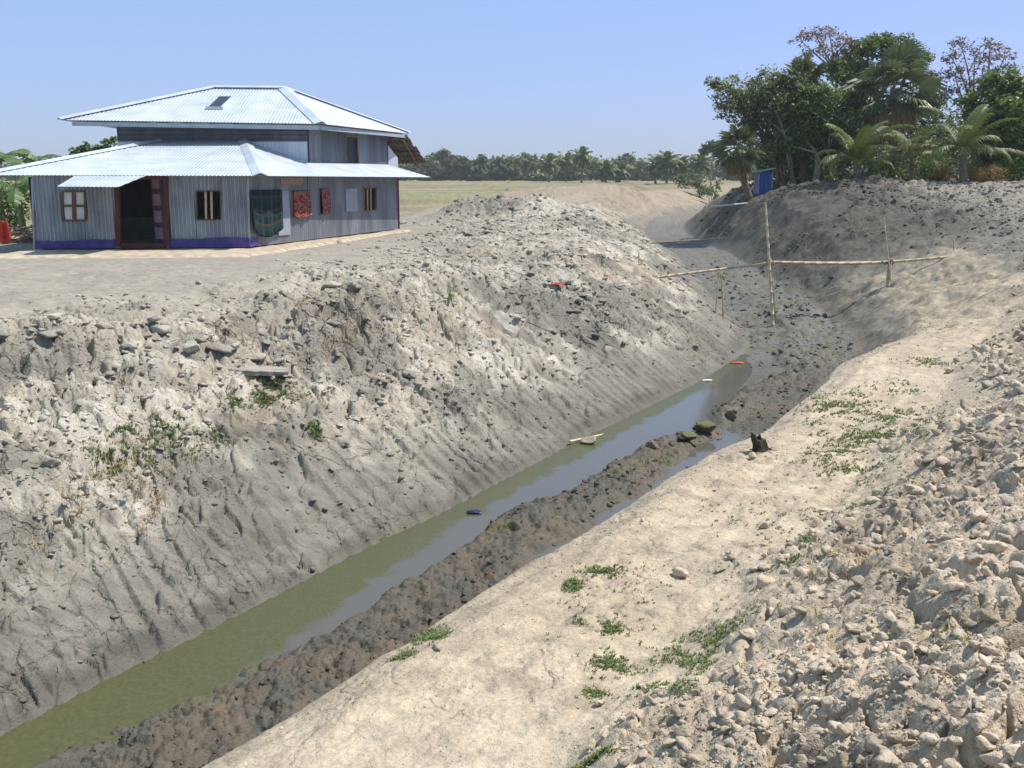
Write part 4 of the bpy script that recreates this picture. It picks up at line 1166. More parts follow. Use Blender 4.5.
def tree(name, label, cat, base, circles, mat, L, dens, trunk_r, fork=.45, group=None, trunks=1, spread=.5, sparse=1.0, seed=0, bark='bark', twigs=True, depth=.8, aspect=.55, swell=1.22):
    """circles: (px, py, r_px, Y) blobs of the crown turned into real spheres at depth Y"""
    rnd = random.Random(seed)
    base = Vector(base); base.z = H(base.x, base.y) - .05
    o = empty(name, base, label, cat, group)
    lv = Leaves(); off = base
    blobs = []
    for c in circles:
        px, py, rp = c[:3]; Y = (c[3] if len(c) > 3 else base.y) + rnd.uniform(-1, 1) * c[2] / FPX * base.y * depth
        p = at(px, py, Y); blobs.append((p, rp * swell / FPX * Y))
    top = max(b[0].z for b in blobs)
    cx = sum(b[0].x for b in blobs) / len(blobs); cy = sum(b[0].y for b in blobs) / len(blobs)
    tops = []
    for k in range(trunks):
        t0 = Vector((base.x + (rnd.uniform(-1, 1) * spread if trunks > 1 else 0), base.y + (rnd.uniform(-1, 1) * spread if trunks > 1 else 0), 0)); t0.z = H(t0.x, t0.y) - .1
        hgt = t0.z + (top - t0.z) * fork * rnd.uniform(.85, 1.1)
        t1 = Vector((t0.x + (cx - t0.x) * rnd.uniform(.3, .7) + rnd.uniform(-.4, .4), t0.y + rnd.uniform(-.4, .4), hgt))
        pts = curve(t0 - off, t1 - off, .25, 7, rnd)
        m = MB(); n_ = len(pts)
        m.tube(pts, [trunk_r * (1.25 if i == 0 else 1) * (1 - .45 * i / n_) for i in range(n_)], 8)
        tops.append((t1, trunk_r * .55, m))
    for p, r_ in blobs:
        t1, tr, m = min(tops, key=lambda t: (t[0] - p).length + rnd.uniform(0, 1.5))
        pts = curve(t1 - off, p - off, .3, 6, rnd); n_ = len(pts)
        m.tube(pts, [tr * (1 - .78 * i / n_) for i in range(n_)], 6)
        ns = max(5, int(9 + r_ * 5))
        for k in range(ns):
            dv = Vector((rnd.gauss(0, 1), rnd.gauss(0, 1), rnd.gauss(.15, .8))).normalized()
            q = p + dv * r_ * rnd.uniform(.45, 1.05)
            if twigs:
                tp = curve(p - off + dv * r_ * .05, q - off, .1, 3, rnd)
                m.tube(tp, [tr * .22, tr * .15, tr * .1, .008], 4, cap=False)
            nl = int(4.6 * dens * r_ * r_ * sparse * rnd.uniform(.5, 1.4))
            sg = r_ * rnd.uniform(.16, .34)
            P = np.array(q)[None] + RNG.normal(size=(nl, 3)) * np.array([sg, sg, sg * .7])[None]
            lv.kites(P, L * 1.12, L * aspect * 1.2, .5, np.clip(rnd.uniform(.1, .8) + RNG.normal(size=nl) * .22, 0, 1))
    for _, _, m in tops: m.build('trunk', MAT[bark], o, smooth=True)
    lv.build('crown', MAT[mat], o, off)
    return o

def fan_palm(name, label, base, ctr, rad, nleaf, seed, group=None, trunk_r=.16, skirt=14):
    rnd = random.Random(seed)
    base = Vector(base); base.z = H(base.x, base.y) - .05; ctr = Vector(ctr)
    o = empty(name, base, label, 'palm tree', group); off = np.array(base)
    m = MB(); m.tube(curve((0, 0, -.1), ctr - base, .12, 9, rnd), [trunk_r * (1.2 - .3 * i / 9) for i in range(10)], 10)
    m.build('trunk', MAT['palmbark'], o, smooth=True)
    def fans(lv, n, elo, ehi, pl, br, dry):
        for k in range(n):
            az = k * 2.399 + rnd.uniform(-.3, .3); el = math.radians(rnd.uniform(elo, ehi))
            dv = np.array([math.cos(az) * math.cos(el), math.sin(az) * math.cos(el), math.sin(el)])
            sd_ = np.array([-math.sin(az), math.cos(az), 0]); up = np.cross(dv, sd_) * -1
            tw = rnd.uniform(-.7, .7); s2 = sd_ * math.cos(tw) + up * math.sin(tw); u2 = np.cross(s2, dv)
            c0 = np.array(ctr); hub = c0 + dv * pl * rnd.uniform(.8, 1.15) + np.array([0, 0, -.08 * pl])
            # petiole
            w_ = .022
            lv.add([c0 + s2 * w_, c0 - s2 * w_, hub - s2 * w_ * .6, hub + s2 * w_ * .6], [[0, 1, 2, 3]], .75)
            t = rnd.uniform(.15, .85)
            ns = 24; R_ = br * rnd.uniform(.8, 1.1)
            for j in range(ns):
                a = math.radians(-115 + 230 * (j + .5) / ns); da = math.radians(230 / ns * .46)
                d1 = dv * math.cos(a) + s2 * math.sin(a)
                e0 = dv * math.cos(a - da) + s2 * math.sin(a - da); e1 = dv * math.cos(a + da) + s2 * math.sin(a + da)
                ln = R_ * (1 - .18 * abs(a) / 2) * rnd.uniform(.9, 1.05)
                fold = u2 * (.05 if j % 2 else -.03)
                mid = hub + d1 * ln * .62 + fold
                tip = hub + d1 * ln + np.array([0, 0, -ln * (.22 + dry * .3)]) + u2 * rnd.uniform(-.04, .04)
                lv.add([hub, hub + e0 * ln * .6 - fold, tip, hub + e1 * ln * .6 + fold], [[0, 1, 2, 3]], np.clip(t + rnd.uniform(-.15, .15), 0, 1))
    lv = Leaves(); fans(lv, nleaf, -38, 82, rad * .52, rad * .55, 0)
    lv.build('crown', MAT['fan'], o, off)
    if skirt:
        lv = Leaves(); fans(lv, skirt, -80, -50, rad * .5, rad * .42, 1); lv.build('dry_skirt', MAT['straw'] if seed % 2 else MAT['timber_leaf'], o, off)
    return o

def frond(lv, c0, az, el, length, droop, nl, ll, rnd, wdt=.045, t0=.5):
    """coconut frond: arched rib with two rows of hanging leaflets"""
    p = np.array(c0, float); e = el; pts = [p.copy()]; ds = []
    n = 14
    for i in range(n):
        d = np.array([math.cos(az) * math.cos(e), math.sin(az) * math.cos(e), math.sin(e)])
        ds.append(d); p = p + d * length / n; pts.append(p.copy()); e -= droop / n * (.5 + 1.2 * i / n)
    ds.append(ds[-1])
    sd_ = np.array([-math.sin(az), math.cos(az), 0])
    tw = rnd.uniform(-.5, .5)
    rw = .028
    for i in range(n):
        w0 = rw * (1 - .75 * i / n); w1 = rw * (1 - .75 * (i + 1) / n)
        lv.add([pts[i] - sd_ * w0, pts[i] + sd_ * w0, pts[i + 1] + sd_ * w1, pts[i + 1] - sd_ * w1], [[0, 1, 2, 3]], .9)
    V = []; T = []
    for k in range(nl):
        f = .14 + .86 * k / nl; i = min(int(f * n), n - 1); fr = f * n - i
        q = pts[i] + (pts[i + 1] - pts[i]) * fr; d = ds[i]; up = np.cross(sd_, d) * -1
        if up[2] < 0: up = -up
        ln = ll * (math.sin(math.pi * (.18 + .72 * f)) ** .7) * rnd.uniform(.85, 1.1)
        for sg in (-1, 1):
            s2 = sd_ * sg * math.cos(tw * sg) + up * (.25 + .2 * math.sin(tw))
            dr = d * .55 + s2 * .75; dr /= np.linalg.norm(dr)
            m1 = q + dr * ln * .5 + np.array([0, 0, -.10 * ln]); tip = q + dr * ln * .86 + np.array([0, 0, -.50 * ln * rnd.uniform(.7, 1.3)])
            wv = d * wdt * .5
            V += [q - wv * .4, q + wv * .4, m1 + wv, m1 - wv, m1 + wv, m1 - wv, tip]
            T += [np.clip(t0 + rnd.uniform(-.25, .25), 0, 1)] * 7
    m = len(V) // 7
    b_ = np.arange(m)[:, None] * 7
    lv.add(V, np.concatenate([b_ + np.array([[0, 1, 2, 3]])]), T)
    n0 = lv.n - len(V)
    lv.F3.append(n0 + b_ + np.array([[5, 4, 6]]))
def coconut(name, label, base, ctr, flen, nf, seed, group=None, trunk_r=.13, elo=-15, ehi=86, nl=46, ll=.62, specials=(), lw=.05):
    rnd = random.Random(seed)
    base = Vector(base); base.z = H(base.x, base.y) - .05; ctr = Vector(ctr)
    o = empty(name, base, label, 'palm tree', group)
    m = MB(); pts = curve((0, 0, -.1), ctr - base, .1, 8, rnd); m.tube(pts, [trunk_r * (1.35 if i == 0 else 1.1 - .25 * i / 8) for i in range(9)], 10)
    m.build('trunk', MAT['palmbark'], o, smooth=True)
    lv = Leaves()
    for k in range(nf):
        f = (k + .5) / nf
        el = R(ehi + (elo - ehi) * f + rnd.uniform(-6, 6))
        frond(lv, ctr, k * 2.399 + rnd.uniform(-.25, .25), el, flen * rnd.uniform(.8, 1.1) * (.75 + .25 * math.sin(math.pi * min(1, f * 1.5))), R(62 + 45 * f) * rnd.uniform(.8, 1.2), nl, ll, rnd, lw, .35 + .3 * rnd.random())
    lv.build('crown', MAT['coco'], o, base)
    if specials:
        lv = Leaves()
        for az, el, ln, dr in specials: frond(lv, ctr, R(az), R(el), ln, R(dr), nl, ll * 1.0, rnd, .05, .4)
        lv.build('yellowing_frond', MAT['cocoyel'], o, base)
    return o
MAT['timber_leaf'] = leaf_mat('dead grey brown fan leaves', (.05, .04, .03), (.13, .10, .07), .8, .1)

# ------------------------------------------------------------------ the grove on the right bank
def gb(px, Y): return (at(px, 190, Y).x, Y, 0)
tree('spreading_tree', 'dusty olive tree with a wide crown and bare twigs reaching left over the blue hut', 'tree', gb(795, 54),
     [(722, 88, 9), (736, 98, 13), (744, 118, 14), (752, 96, 15), (770, 92, 17), (768, 115, 18), (788, 92, 16), (790, 112, 18), (728, 108, 8), (712, 82, 6), (808, 112, 15), (755, 135, 12), (775, 138, 13), (760, 155, 10), (785, 158, 11), (800, 150, 12)], 'leaf_grey', .17, 26, .085, .5, trunks=4, spread=1.2, seed=1, sparse=.85)
tree('leafy_tree', 'dark bushy tree with several thin pale trunks behind the blue hut', 'tree', gb(818, 53),
     [(788, 122, 15), (803, 108, 16), (822, 105, 17), (838, 118, 17), (820, 130, 17), (800, 140, 14), (842, 140, 15), (848, 105, 13), (830, 150, 12), (785, 148, 11)], 'leaf_dark', .17, 32, .11, .5, trunks=4, spread=1.3, seed=2)
fan_palm('fan_palm', 'low fan palm with drooping dry leaves at the left end of the grove', gb(751, 51.5), at(737, 150, 51.5), 1.45, 26, 3, skirt=14, group=None)
fan_palm('fan_palm', 'fan palm crown rising between the olive tree and the brown leaved tree', gb(803, 54), at(803, 84, 54), 1.75, 28, 4, skirt=8)
fan_palm('fan_palm', 'tallest full fan palm in the middle of the grove', gb(893, 52), at(894, 88, 52), 2.5, 40, 5, skirt=16, trunk_r=.2)
tree('dry_tree', 'half bare tree with dry pinkish brown leaves above the left fan palm', 'tree', gb(833, 58), [(802, 42, 9), (815, 34, 10), (830, 36, 11), (846, 44, 10), (818, 52, 10), (838, 56, 10), (850, 60, 8), (828, 68, 8), (805, 58, 7)], 'leaf_brown', .17, 18, .12, .72, seed=6, sparse=.45, swell=1.1)
tree('dry_tree', 'half bare tree with dry pinkish brown leaves at the right end of the grove', 'tree', gb(975, 57), [(950, 56, 9), (962, 48, 9), (975, 60, 11), (990, 48, 10), (1005, 56, 9), (955, 76, 11), (972, 84, 12), (990, 72, 11), (1010, 70, 9), (945, 92, 11)], 'leaf_brown', .17, 18, .12, .6, seed=7, sparse=.5, swell=1.1)
tree('tall_tree', 'tall dark green tree behind the tallest fan palm', 'tree', gb(872, 58), [(868, 48, 12), (855, 62, 14), (882, 44, 11), (902, 48, 10), (915, 62, 11), (845, 78, 14), (868, 75, 14), (925, 80, 11), (862, 100, 15), (925, 105, 15)], 'leaf_dark', .19, 28, .18, .6, seed=8)
tree('broadleaf_tree', 'bright green broadleaf tree filling the right edge of the grove', 'tree', gb(1012, 49), [(985, 92, 15), (1002, 82, 15), (1022, 86, 16), (985, 118, 16), (1005, 112, 18), (1025, 118, 18), (992, 142, 16), (1015, 145, 18), (1035, 100, 18), (1040, 140, 20), (1000, 165, 14), (1025, 170, 16), (970, 105, 10), (985, 170, 12), (1012, 185, 12), (1035, 175, 14), (978, 135, 12), (1008, 128, 16)], 'leaf_mid', .19, 32, .16, .5, seed=9)
coconut('coconut_palm', 'young coconut palm with upright fronds left of the tallest fan palm', gb(857, 46), at(856, 165, 46), 3.0, 15, 10, trunk_r=.15, elo=28, ehi=88)
coconut('coconut_palm', 'coconut palm with bare dark trunk and wide drooping fronds in front of dry grass', gb(964, 45), at(963, 155, 45), 3.0, 14, 11, trunk_r=.17, elo=30, ehi=88, specials=((176, 24, 3.9, 66), (5, 16, 3.2, 45), (165, 46, 3.0, 100)))
coconut('coconut_palm', 'small coconut palm leaning between the young palm and the trunked palm', gb(912, 48), at(912, 158, 48), 2.4, 11, 12, trunk_r=.12, elo=15, ehi=84)
# undergrowth
def bush(name, label, cat, px, py, rp, Y, mat, L=.16, dens=34, seed=0, n=6, group=None, up=.5, kind=None, aspect=.5):
    rnd = random.Random(seed); c = at(px, py, Y)
    z0 = H(c.x, Y); base = Vector((c.x, Y, z0 - .05)); r_ = rp / FPX * Y
    o = empty(name, base, label, cat, group)
    lv = Leaves(); m = MB()
    for k in range(n):
        q = Vector((c.x + rnd.uniform(-1, 1) * r_ * .8, Y + rnd.uniform(-1, 1) * r_ * .7, z0 + (c.z - z0 + r_ * .6) * rnd.uniform(.25, 1.0)))
        m.tube(curve((rnd.uniform(-.2, .2), rnd.uniform(-.2, .2), -.05), q - base, .15, 4, rnd), [.03, .025, .02, .015, .01], 5)
        nl = int(dens * r_ * r_ * 7 * rnd.uniform(.6, 1.3)); sg = r_ * rnd.uniform(.25, .42)
        P = np.array(q)[None] + RNG.normal(size=(nl, 3)) * np.array([sg, sg, sg * .8])
        P[:, 2] = np.maximum(P[:, 2], z0 + .03)
        lv.kites(P, L, L * aspect, up, np.clip(rnd.uniform(.15, .8) + RNG.normal(size=nl) * .2, 0, 1))
    m.build('stems', MAT['bark'], o); lv.build('foliage', MAT[mat], o, base)
    return o
bush('shrub', 'dark shrub between the young palm and the small leaning palm', 'shrub', 884, 170, 22, 51, 'leaf_dark', seed=20)
bush('shrub', 'dark shrub just left of the bare palm trunk', 'shrub', 930, 165, 24, 51, 'leaf_dark', seed=21)
bush('shrub', 'leafy shrub at the foot of the bright green tree', 'shrub', 1005, 180, 18, 47.5, 'leaf_mid', seed=22)
bush('shrub', 'low dusty shrub under the trunks behind the blue hut', 'shrub', 842, 180, 13, 50, 'leaf_grey', seed=23)
bush('dry_grass_clump', 'golden dry grass clump right of the bare palm trunk', 'grass clump', 985, 180, 13, 47, 'drybush', .5, 60, 24, 8, aspect=.06, up=0)
bush('dry_grass_clump', 'golden dry grass clump left of the bare palm trunk', 'grass clump', 944, 178, 11, 48, 'drybush', .5, 60, 25, 8, aspect=.06, up=0)
def undergrowth():
    lv = Leaves()
    for k in range(170):
        px = RNG.uniform(762, 1090); Y = RNG.uniform(53.5, 63)
        c = at(px, RNG.uniform(118, 188) if px > 850 else RNG.uniform(135, 188) if px > 790 else RNG.uniform(152, 188), Y)
        r_ = RNG.uniform(.5, 1.1); nl = int(420 * r_ * r_)
        P = np.array(c)[None] + RNG.normal(size=(nl, 3)) * r_ * .5
        lv.kites(P, .24, .14, .4, np.clip(RNG.uniform(.0, .6) + RNG.normal(size=nl) * .2, 0, 1))
    o = lv.build('undergrowth', MAT['leaf_dark'], None, (0, 0, 0)); tag(o, 'tangled dark undergrowth behind the palms', 'undergrowth', kind='stuff')
undergrowth()
# bushes beyond the bend and the small flat topped tree there
bush('shrub', 'light green shrub beyond the bend, nearest the sandy bank', 'shrub', 700, 184, 8, 112, 'leaf_far', .4, 7, 30, 9)
bush('shrub', 'tall light green shrub beyond the bend, touching the far palms', 'shrub', 686, 178, 9, 124, 'leaf_far', .4, 7, 31, 9)
bush('shrub', 'rounded green shrub beyond the bend, beside the dark ditch bank', 'shrub', 713, 182, 7, 108, 'leaf_mid', .4, 8, 32, 8)
tree('flat_topped_tree', 'thin flat topped tree standing beyond the bend left of the blue hut', 'tree', gb(711, 150), [(704, 151, 4), (711, 149, 5), (717, 151, 4)], 'leaf_far', .5, 9, .12, .85, seed=33)

# ------------------------------------------------------------------ left of and behind the house
def banana(label, base, hgt, nl, seed):
    rnd = random.Random(seed); base = Vector(base); base.z = H(base.x, base.y) - .05
    o = empty('banana_plant', base, label, 'banana plant', 'banana plants left of the house')
    m = MB(); m.tube(curve((0, 0, 0), (rnd.uniform(-.2, .2), 0, hgt * .6), .08, 6, rnd), [.12, .115, .11, .1, .09, .075, .06], 10)
    m.build('stem', plain('banana stem', (.16, .17, .07), .6), o, smooth=True)
    top = np.array(base) + np.array([0, 0, hgt * .58])
    for k in range(nl):
        lv = Leaves()
        az = k * 2.4 + rnd.uniform(-.4, .4); e = R(rnd.uniform(45, 82)); p = top.copy(); n = 16; ln = rnd.uniform(1.5, 2.2)
        sd_ = np.array([-math.sin(az), math.cos(az), 0]); t = rnd.uniform(.2, .8)
        prev = None
        for i in range(n + 1):
            d = np.array([math.cos(az) * math.cos(e), math.sin(az) * math.cos(e), math.sin(e)])
            wv = .30 * math.sin(math.pi * min(1, max(0, (i - 1.5) / (n - 1.5)))) ** .6 + .02
            up = np.cross(d, sd_); 
            for sg in (-1, 1):
                j = rnd.uniform(-.06, .06)
                q = [p, p + sd_ * sg * wv * rnd.uniform(.75, 1.1) - up * sg * 0 + np.array([0, 0, -.10 + j]), p + d * ln / n * .85 + sd_ * sg * wv * rnd.uniform(.75, 1.1) + np.array([0, 0, -.12 + j]), p + d * ln / n]
                lv.add(q, [[0, 1, 2, 3]], np.clip(t + rnd.uniform(-.15, .15), 0, 1))
            p = p + d * ln / n; e -= R(rnd.uniform(5, 9))
        lv.build('leaf', MAT['banana'], o, base)
banana('banana plant with a broad leaf rising highest above the left roof edge', (at(0, 200, 39).x, 39, 0), 4.2, 7, 1)
banana('banana plant with folded dark leaves just over the left roof edge', (at(33, 200, 41).x, 41, 0), 4.0, 6, 2)
banana('low banana plant filling the gap left of the front wall', (at(21, 200, 35.5).x, 35.5, 0), 2.2, 7, 3)
bush('shrub', 'green shrub left of the house wall behind the brushwood pile', 'shrub', 12, 200, 24, 37, 'leaf_mid', .2, 24, 40, 8)
tree('garden_tree', 'leafy tree top showing above the low roof left of the upper storey', 'tree', (at(95, 180, 47).x, 47, 0), [(78, 152, 5), (86, 150, 5), (97, 152, 5), (106, 148, 5), (111, 142, 4)], 'leaf_mid', .26, 22, .12, .6, seed=41)
def brush_pile():
    c = at(24, 238, 31.5); base = Vector((c.x, c.y, H(c.x, c.y)))
    o = empty('brushwood_pile', base, 'pile of dry sticks against the left end of the front wall', 'brushwood'); rnd = random.Random(5)
    m = MB()
    for k in range(70):
        a = Vector((rnd.uniform(-.7, .7), rnd.uniform(-.5, .5), rnd.uniform(0, .55))); an = rnd.uniform(-.5, .5) + (math.pi if rnd.random() < .5 else 0)
        b_ = a + Vector((math.cos(an) * rnd.uniform(.5, 1.0), rnd.uniform(-.3, .3), rnd.uniform(-.35, .2))); b_.z = max(.02, b_.z)
        m.tube([a, (a + b_) / 2 + Vector((0, 0, .03)), b_], [.022, .018, .01], 5, rnd.uniform(0, 1))
    so_ = m.build('sticks', MAT['timber'], o)
    so_['kind'] = 'stuff'
brush_pile()
def heap_cloth(name, label, c, sx, sy, sz, mat, seed, cat='cloth'):
    nx = 26; V = []; F = []
    g = np.linspace(-1, 1, nx); X, Y = np.meshgrid(g, g); X = X.ravel(); Y = Y.ravel()
    rr = np.clip(1 - (np.abs(X) ** 2.5 + np.abs(Y) ** 2.5) * .6, 0, 1)
    Z = rr ** .6 * (.6 + .6 * fbm(X * 1.7 + seed, Y * 1.7, seed, 3)) + (fbm(X * 4, Y * 4 + seed, seed + 3, 3) - .5) * .25
    wx = X + (fbm(X * 1.5, Y * 1.5, seed + 7, 2) - .5) * .7; wy = Y + (fbm(X * 1.5, Y * 1.5 + 9, seed + 8, 2) - .5) * .7
    V = np.stack([wx * sx, wy * sy, np.maximum(Z, 0.02) * sz], -1)
    i = np.arange(nx - 1)[:, None] * nx + np.arange(nx - 1)[None, :]
    q = np.stack([i, i + 1, i + nx + 1, i + nx], -1).reshape(-1, 4)
    o = np_mesh(name, V, [q], mat, smooth=True); o.location = c; thick(o, .006)
    return tag(o, label, cat)
c = at(4, 221, 31.0)
hang_cloth('red_cloth', 'bright red and orange cloth draped over the brushwood left of the house', 'cloth', c, .26, .44, .52, plain('bright red cloth with orange', (.46, .012, .012), .85, 0, .3, 5, col2=(.62, .07, .025)), (1, -.1, 0), 9, .18)

# ------------------------------------------------------------------ far tree line
FY = 270
def far_tree(px, top, wd, Y, seed, label, mat='leaf_far', group='trees along the far field edge'):
    rnd = random.Random(seed); cs = []
    for k in range(rnd.randint(6, 7)):
        cs.append((px + rnd.uniform(-1, 1) * wd * .75, top + wd * .4 + (174 - top) * k / 6.5, wd * rnd.uniform(.34, .55)))
    return tree('field_tree', label, 'tree', (at(px, 178, Y).x, Y, 0), cs, mat, 1.15, 1.3, .22, .5, group, seed=seed, twigs=False, aspect=.6)
spec = [(408, 157, 14), (424, 155, 16), (440, 152, 14), (455, 150, 17), (472, 153, 15), (489, 158, 14), (505, 157, 14), (519, 153, 17), (537, 157, 13), (550, 160, 13), (570, 158, 13), (596, 157, 14), (615, 155, 14), (632, 155, 15), (645, 159, 12), (680, 157, 14), (694, 154, 13), (728, 152, 14), (742, 160, 12), (756, 160, 14), (20, 168, 14), (54, 166, 15)]
for i, (px, tp, wd) in enumerate(spec):
    far_tree(px, tp + 5, wd, FY + random.uniform(-25, 35), 500 + i, 'distant rounded green tree along the far edge of the field', random.choice(['leaf_far', 'leaf_far', 'leaf_grey']))
for i, (px, tp, Y) in enumerate([(549, 155, 215), (566, 154, 225), (582, 149, 205), (606, 162, 200), (620, 163, 210), (656, 157, 190), (667, 155, 185), (681, 158, 195), (700, 157, 190)]):
    c = at(px, tp + 9, Y)
    coconut('field_palm', 'distant palm standing in front of the far tree line', (c.x, Y, 0), c, 3.4, 22, 600 + i, 'palms in front of the far tree line', trunk_r=.22, elo=-30, nl=22, ll=1.1, lw=.26)
def wood():
    lv = Leaves()
    for k in range(900):
        px = RNG.uniform(-260, 1300); Y = RNG.uniform(330, 380)
        tp = 163 + 4 * math.sin(px * .031) + 4 * math.sin(px * .083 + 1)
        c = at(px, RNG.uniform(tp, 177), Y); r_ = RNG.uniform(1.4, 2.8); nl = int(9 * r_ * r_)
        P = np.array(c)[None] + RNG.normal(size=(nl, 3)) * r_ * np.array([.7, .6, .45])
        P[:, 2] = np.maximum(P[:, 2], .1)
        lv.kites(P, 1.7, 1.1, .4, np.clip(RNG.uniform(.1, .7) + RNG.normal(size=nl) * .2, 0, 1))
    o = lv.build('far_wood', MAT['leaf_far'], None, (0, 0, 0)); tag(o, 'far wood closing the fields', 'wood', kind='stuff')
wood()

# ------------------------------------------------------------------ blue hut and small things on the banks
def hut():
    Y = 50.5
    c = hit(763, 193); Y = c.y; z0 = c.z; zt = at(763, 171.5, Y).z
    w_ = 13.5 / FPX * Y; hh = zt - z0 - .05
    o = empty('blue_hut', (c.x, Y, z0), 'small blue plastic walled hut with a tilted sheet roof on the right bank', 'hut')
    m = MB(); n = 12
    def wall(p, q):
        p = Vector(p); q = Vector(q); vs = []; fs_ = []
        nn = (q - p).cross(Vector((0, 0, 1))).normalized()
        for i in range(n + 1):
            x = p.lerp(q, i / n) + nn * .02 * math.sin(i * 1.9)
            vs += [(x.x, x.y, -.06), (x.x + .01, x.y, hh)]
            if i: fs_.append((2 * i - 2, 2 * i, 2 * i + 1, 2 * i - 1))
        m.add(vs, fs_)
    a = [(-w_ / 2, -.4, 0), (w_ / 2, -.4, 0), (w_ / 2, .5, 0), (-w_ / 2, .5, 0)]
    for i in range(4): wall(a[i], a[(i + 1) % 4])
    thick(m.build('wall', MAT['blue'], o), .01)
    for x in (-1, 1):
        for y in (-.41, .51):
            m = MB(); m.tube([(x * (w_ / 2 - .01), y, -.4), (x * (w_ / 2 - .01), y, hh + .02)], .03, 6); m.build('post', MAT['bamboo'], o)
    m = MB(); corrug(m, [(-w_ / 2 - .22, -.55, hh + .0), (w_ / 2 + .12, -.55, hh + .20), (w_ / 2 + .12, .65, hh + .22), (-w_ / 2 - .22, .65, hh + .02)], (0, 1, 0), .1, .012, 6)
    thick(m.build('roof', MAT['palesheet'], o), .012)
hut()
def lie(name, label, cat, pa, pb, r_, mat='bamboo', lift=0):
    """a thin pole lying between two pixels' ground points"""
    a = hit(*pa); b = hit(*pb); c = (a + b) / 2
    o = empty(name, c, label, cat); m = MB()
    bam(m, a - c + Vector((0, 0, r_ + lift)), b - c + Vector((0, 0, r_ + lift)), r_, r_ * .8, int(pa[0]), .0); m.build('shaft', MAT[mat], o, smooth=True)
    return o
def pole_between(name, label, cat, a, b, r_, mat):
    o = empty(name, a, label, cat); m = MB(); bam(m, (0, 0, 0), b - a, r_, r_ * .85, 3, .02); m.build('shaft', MAT[mat], o, smooth=True); return o
b = hit(747, 204); a = at(711, 206.5, b.y - .2)
pole_between('white_pole', 'pale pole lying level on the dark bank in front of the blue hut', 'pole', a, b + Vector((0, 0, .03)), .06, 'white')
a = hit(652, 245); b = at(727, 238, a.y - 1.0)
pole_between('thin_pole', 'long thin grey pole crossing the ditch beyond the footbridge', 'pole', a + Vector((0, 0, .05)), b, .035, 'timber')
lie('bamboo_stick', 'short yellow bamboo stick floating across the green water', 'stick', (570, 446), (617, 436), .028, lift=.05)
lie('dry_twig', 'thin dry twig lying on the left bank slope', 'twig', (527, 326), (546, 334), .018, 'timber', .02)

def board():
    c = hit(256, 374); o = empty('weathered_board', c, 'grey weathered board lying on the broken edge of the left bank', 'board', rz=R(6))
    d = (c - Vector((0, 0, 2))).length; L = 62 / FPX * d; m = MB(); n = 14
    vs = []; fs_ = []
    for i in range(n + 1):
        t = i / n; x = (t - .5) * L; hw = .10 * (1 - .5 * abs(2 * t - 1) ** 3) * (.9 + .15 * math.sin(i * 2.1)); hz = .045 * (1 - .4 * t)
        vs += [(x, -hw, .09 - hz), (x, hw, .12 - hz), (x, hw, .12 + hz), (x, -hw * .9, .09 + hz)]
        if i:
            q = 4 * i; p = q - 4
            for k in range(4): fs_.append((p + k, p + (k + 1) % 4, q + (k + 1) % 4, q + k))
    fs_ += [(3, 2, 1, 0), (4 * n, 4 * n + 1, 4 * n + 2, 4 * n + 3)]
    o.location.z -= .05; o.rotation_euler = (R(10), R(3), R(6))
    m.add(vs, fs_); m.build('plank', plain('bleached grey board', (.30, .27, .235), .9, 0, .35, 8, .4, stretch=(.3, 3, 3)), o, bevel=.008)
board()
def lump(name, label, cat, px, py, rad, col, seed, wet=0., flat=.75, asp=(1, 1, 1), sink=.3, rough=.38):
    c = hit(px, py); c.z = max(c.z, -2.43); sh, f = clod_shapes(4, 1, rough, seed)
    v = sh[0] * (1 + .10 * (n3(sh[0], seed + 5, 7)[:, None] - .5) * 2) * np.array(asp)[None] * rad; v[:, 2] *= flat
    n = len(v); nn = n3(v / rad, seed + 9, 2.5)
    cc = np.array(col)[None] * (.7 + .6 * nn)[:, None]
    if name == 'mossy_lump':
        mk = ss(.1, .5, v[:, 2] / rad) * ss(.35, .55, nn); cc = cc + (np.array([.13, .135, .05])[None] - cc) * mk[:, None]
    o = np_mesh(name, v, [f], MAT['clod'], attrs={'Col': ('FLOAT_COLOR', cc), 'wet': ('FLOAT', np.full(n, wet))})
    o.location = c + Vector((0, 0, rad * flat * (1 - 2 * sink)))
    return tag(o, label, cat)
cb = lump('clay_block', 'big slab of dry clay jutting from the bank at the far left edge', 'clay block', 14, 386, .30, (.27, .245, .205), 901, asp=(1.7, .9, .6), sink=.66)
cb.rotation_euler = (R(13), R(22), 0); cb.location.z -= .08
lump('clay_block', 'rounded pale clod on the broken left bank above the weathered board', 'clay block', 190, 352, .14, (.44, .41, .35), 902, asp=(1, .8, 1), sink=.2)
lump('stone', 'rounded pale stone sitting in the water by the floating stick', 'stone', 590, 452, .16, (.32, .27, .21), 904, asp=(1.1, .9, .9))
lump('mossy_lump', 'larger moss topped mud lump in the water', 'mud lump', 706, 433, .19, (.15, .125, .085), 905, .4, asp=(1.2, 1, .9))
lump('mossy_lump', 'smaller moss topped mud lump with its foot in the water', 'mud lump', 688, 441, .15, (.14, .12, .08), 906, .4)
lump('mud_lump', 'brown mud lump alone in the shallow water below the mossy ones', 'mud lump', 654, 448, .13, (.16, .125, .09), 907, .4)
lump('mud_lump', 'brown lump standing on the mud bar behind the mossy ones', 'mud lump', 731, 415, .17, (.22, .18, .13), 908, .2)
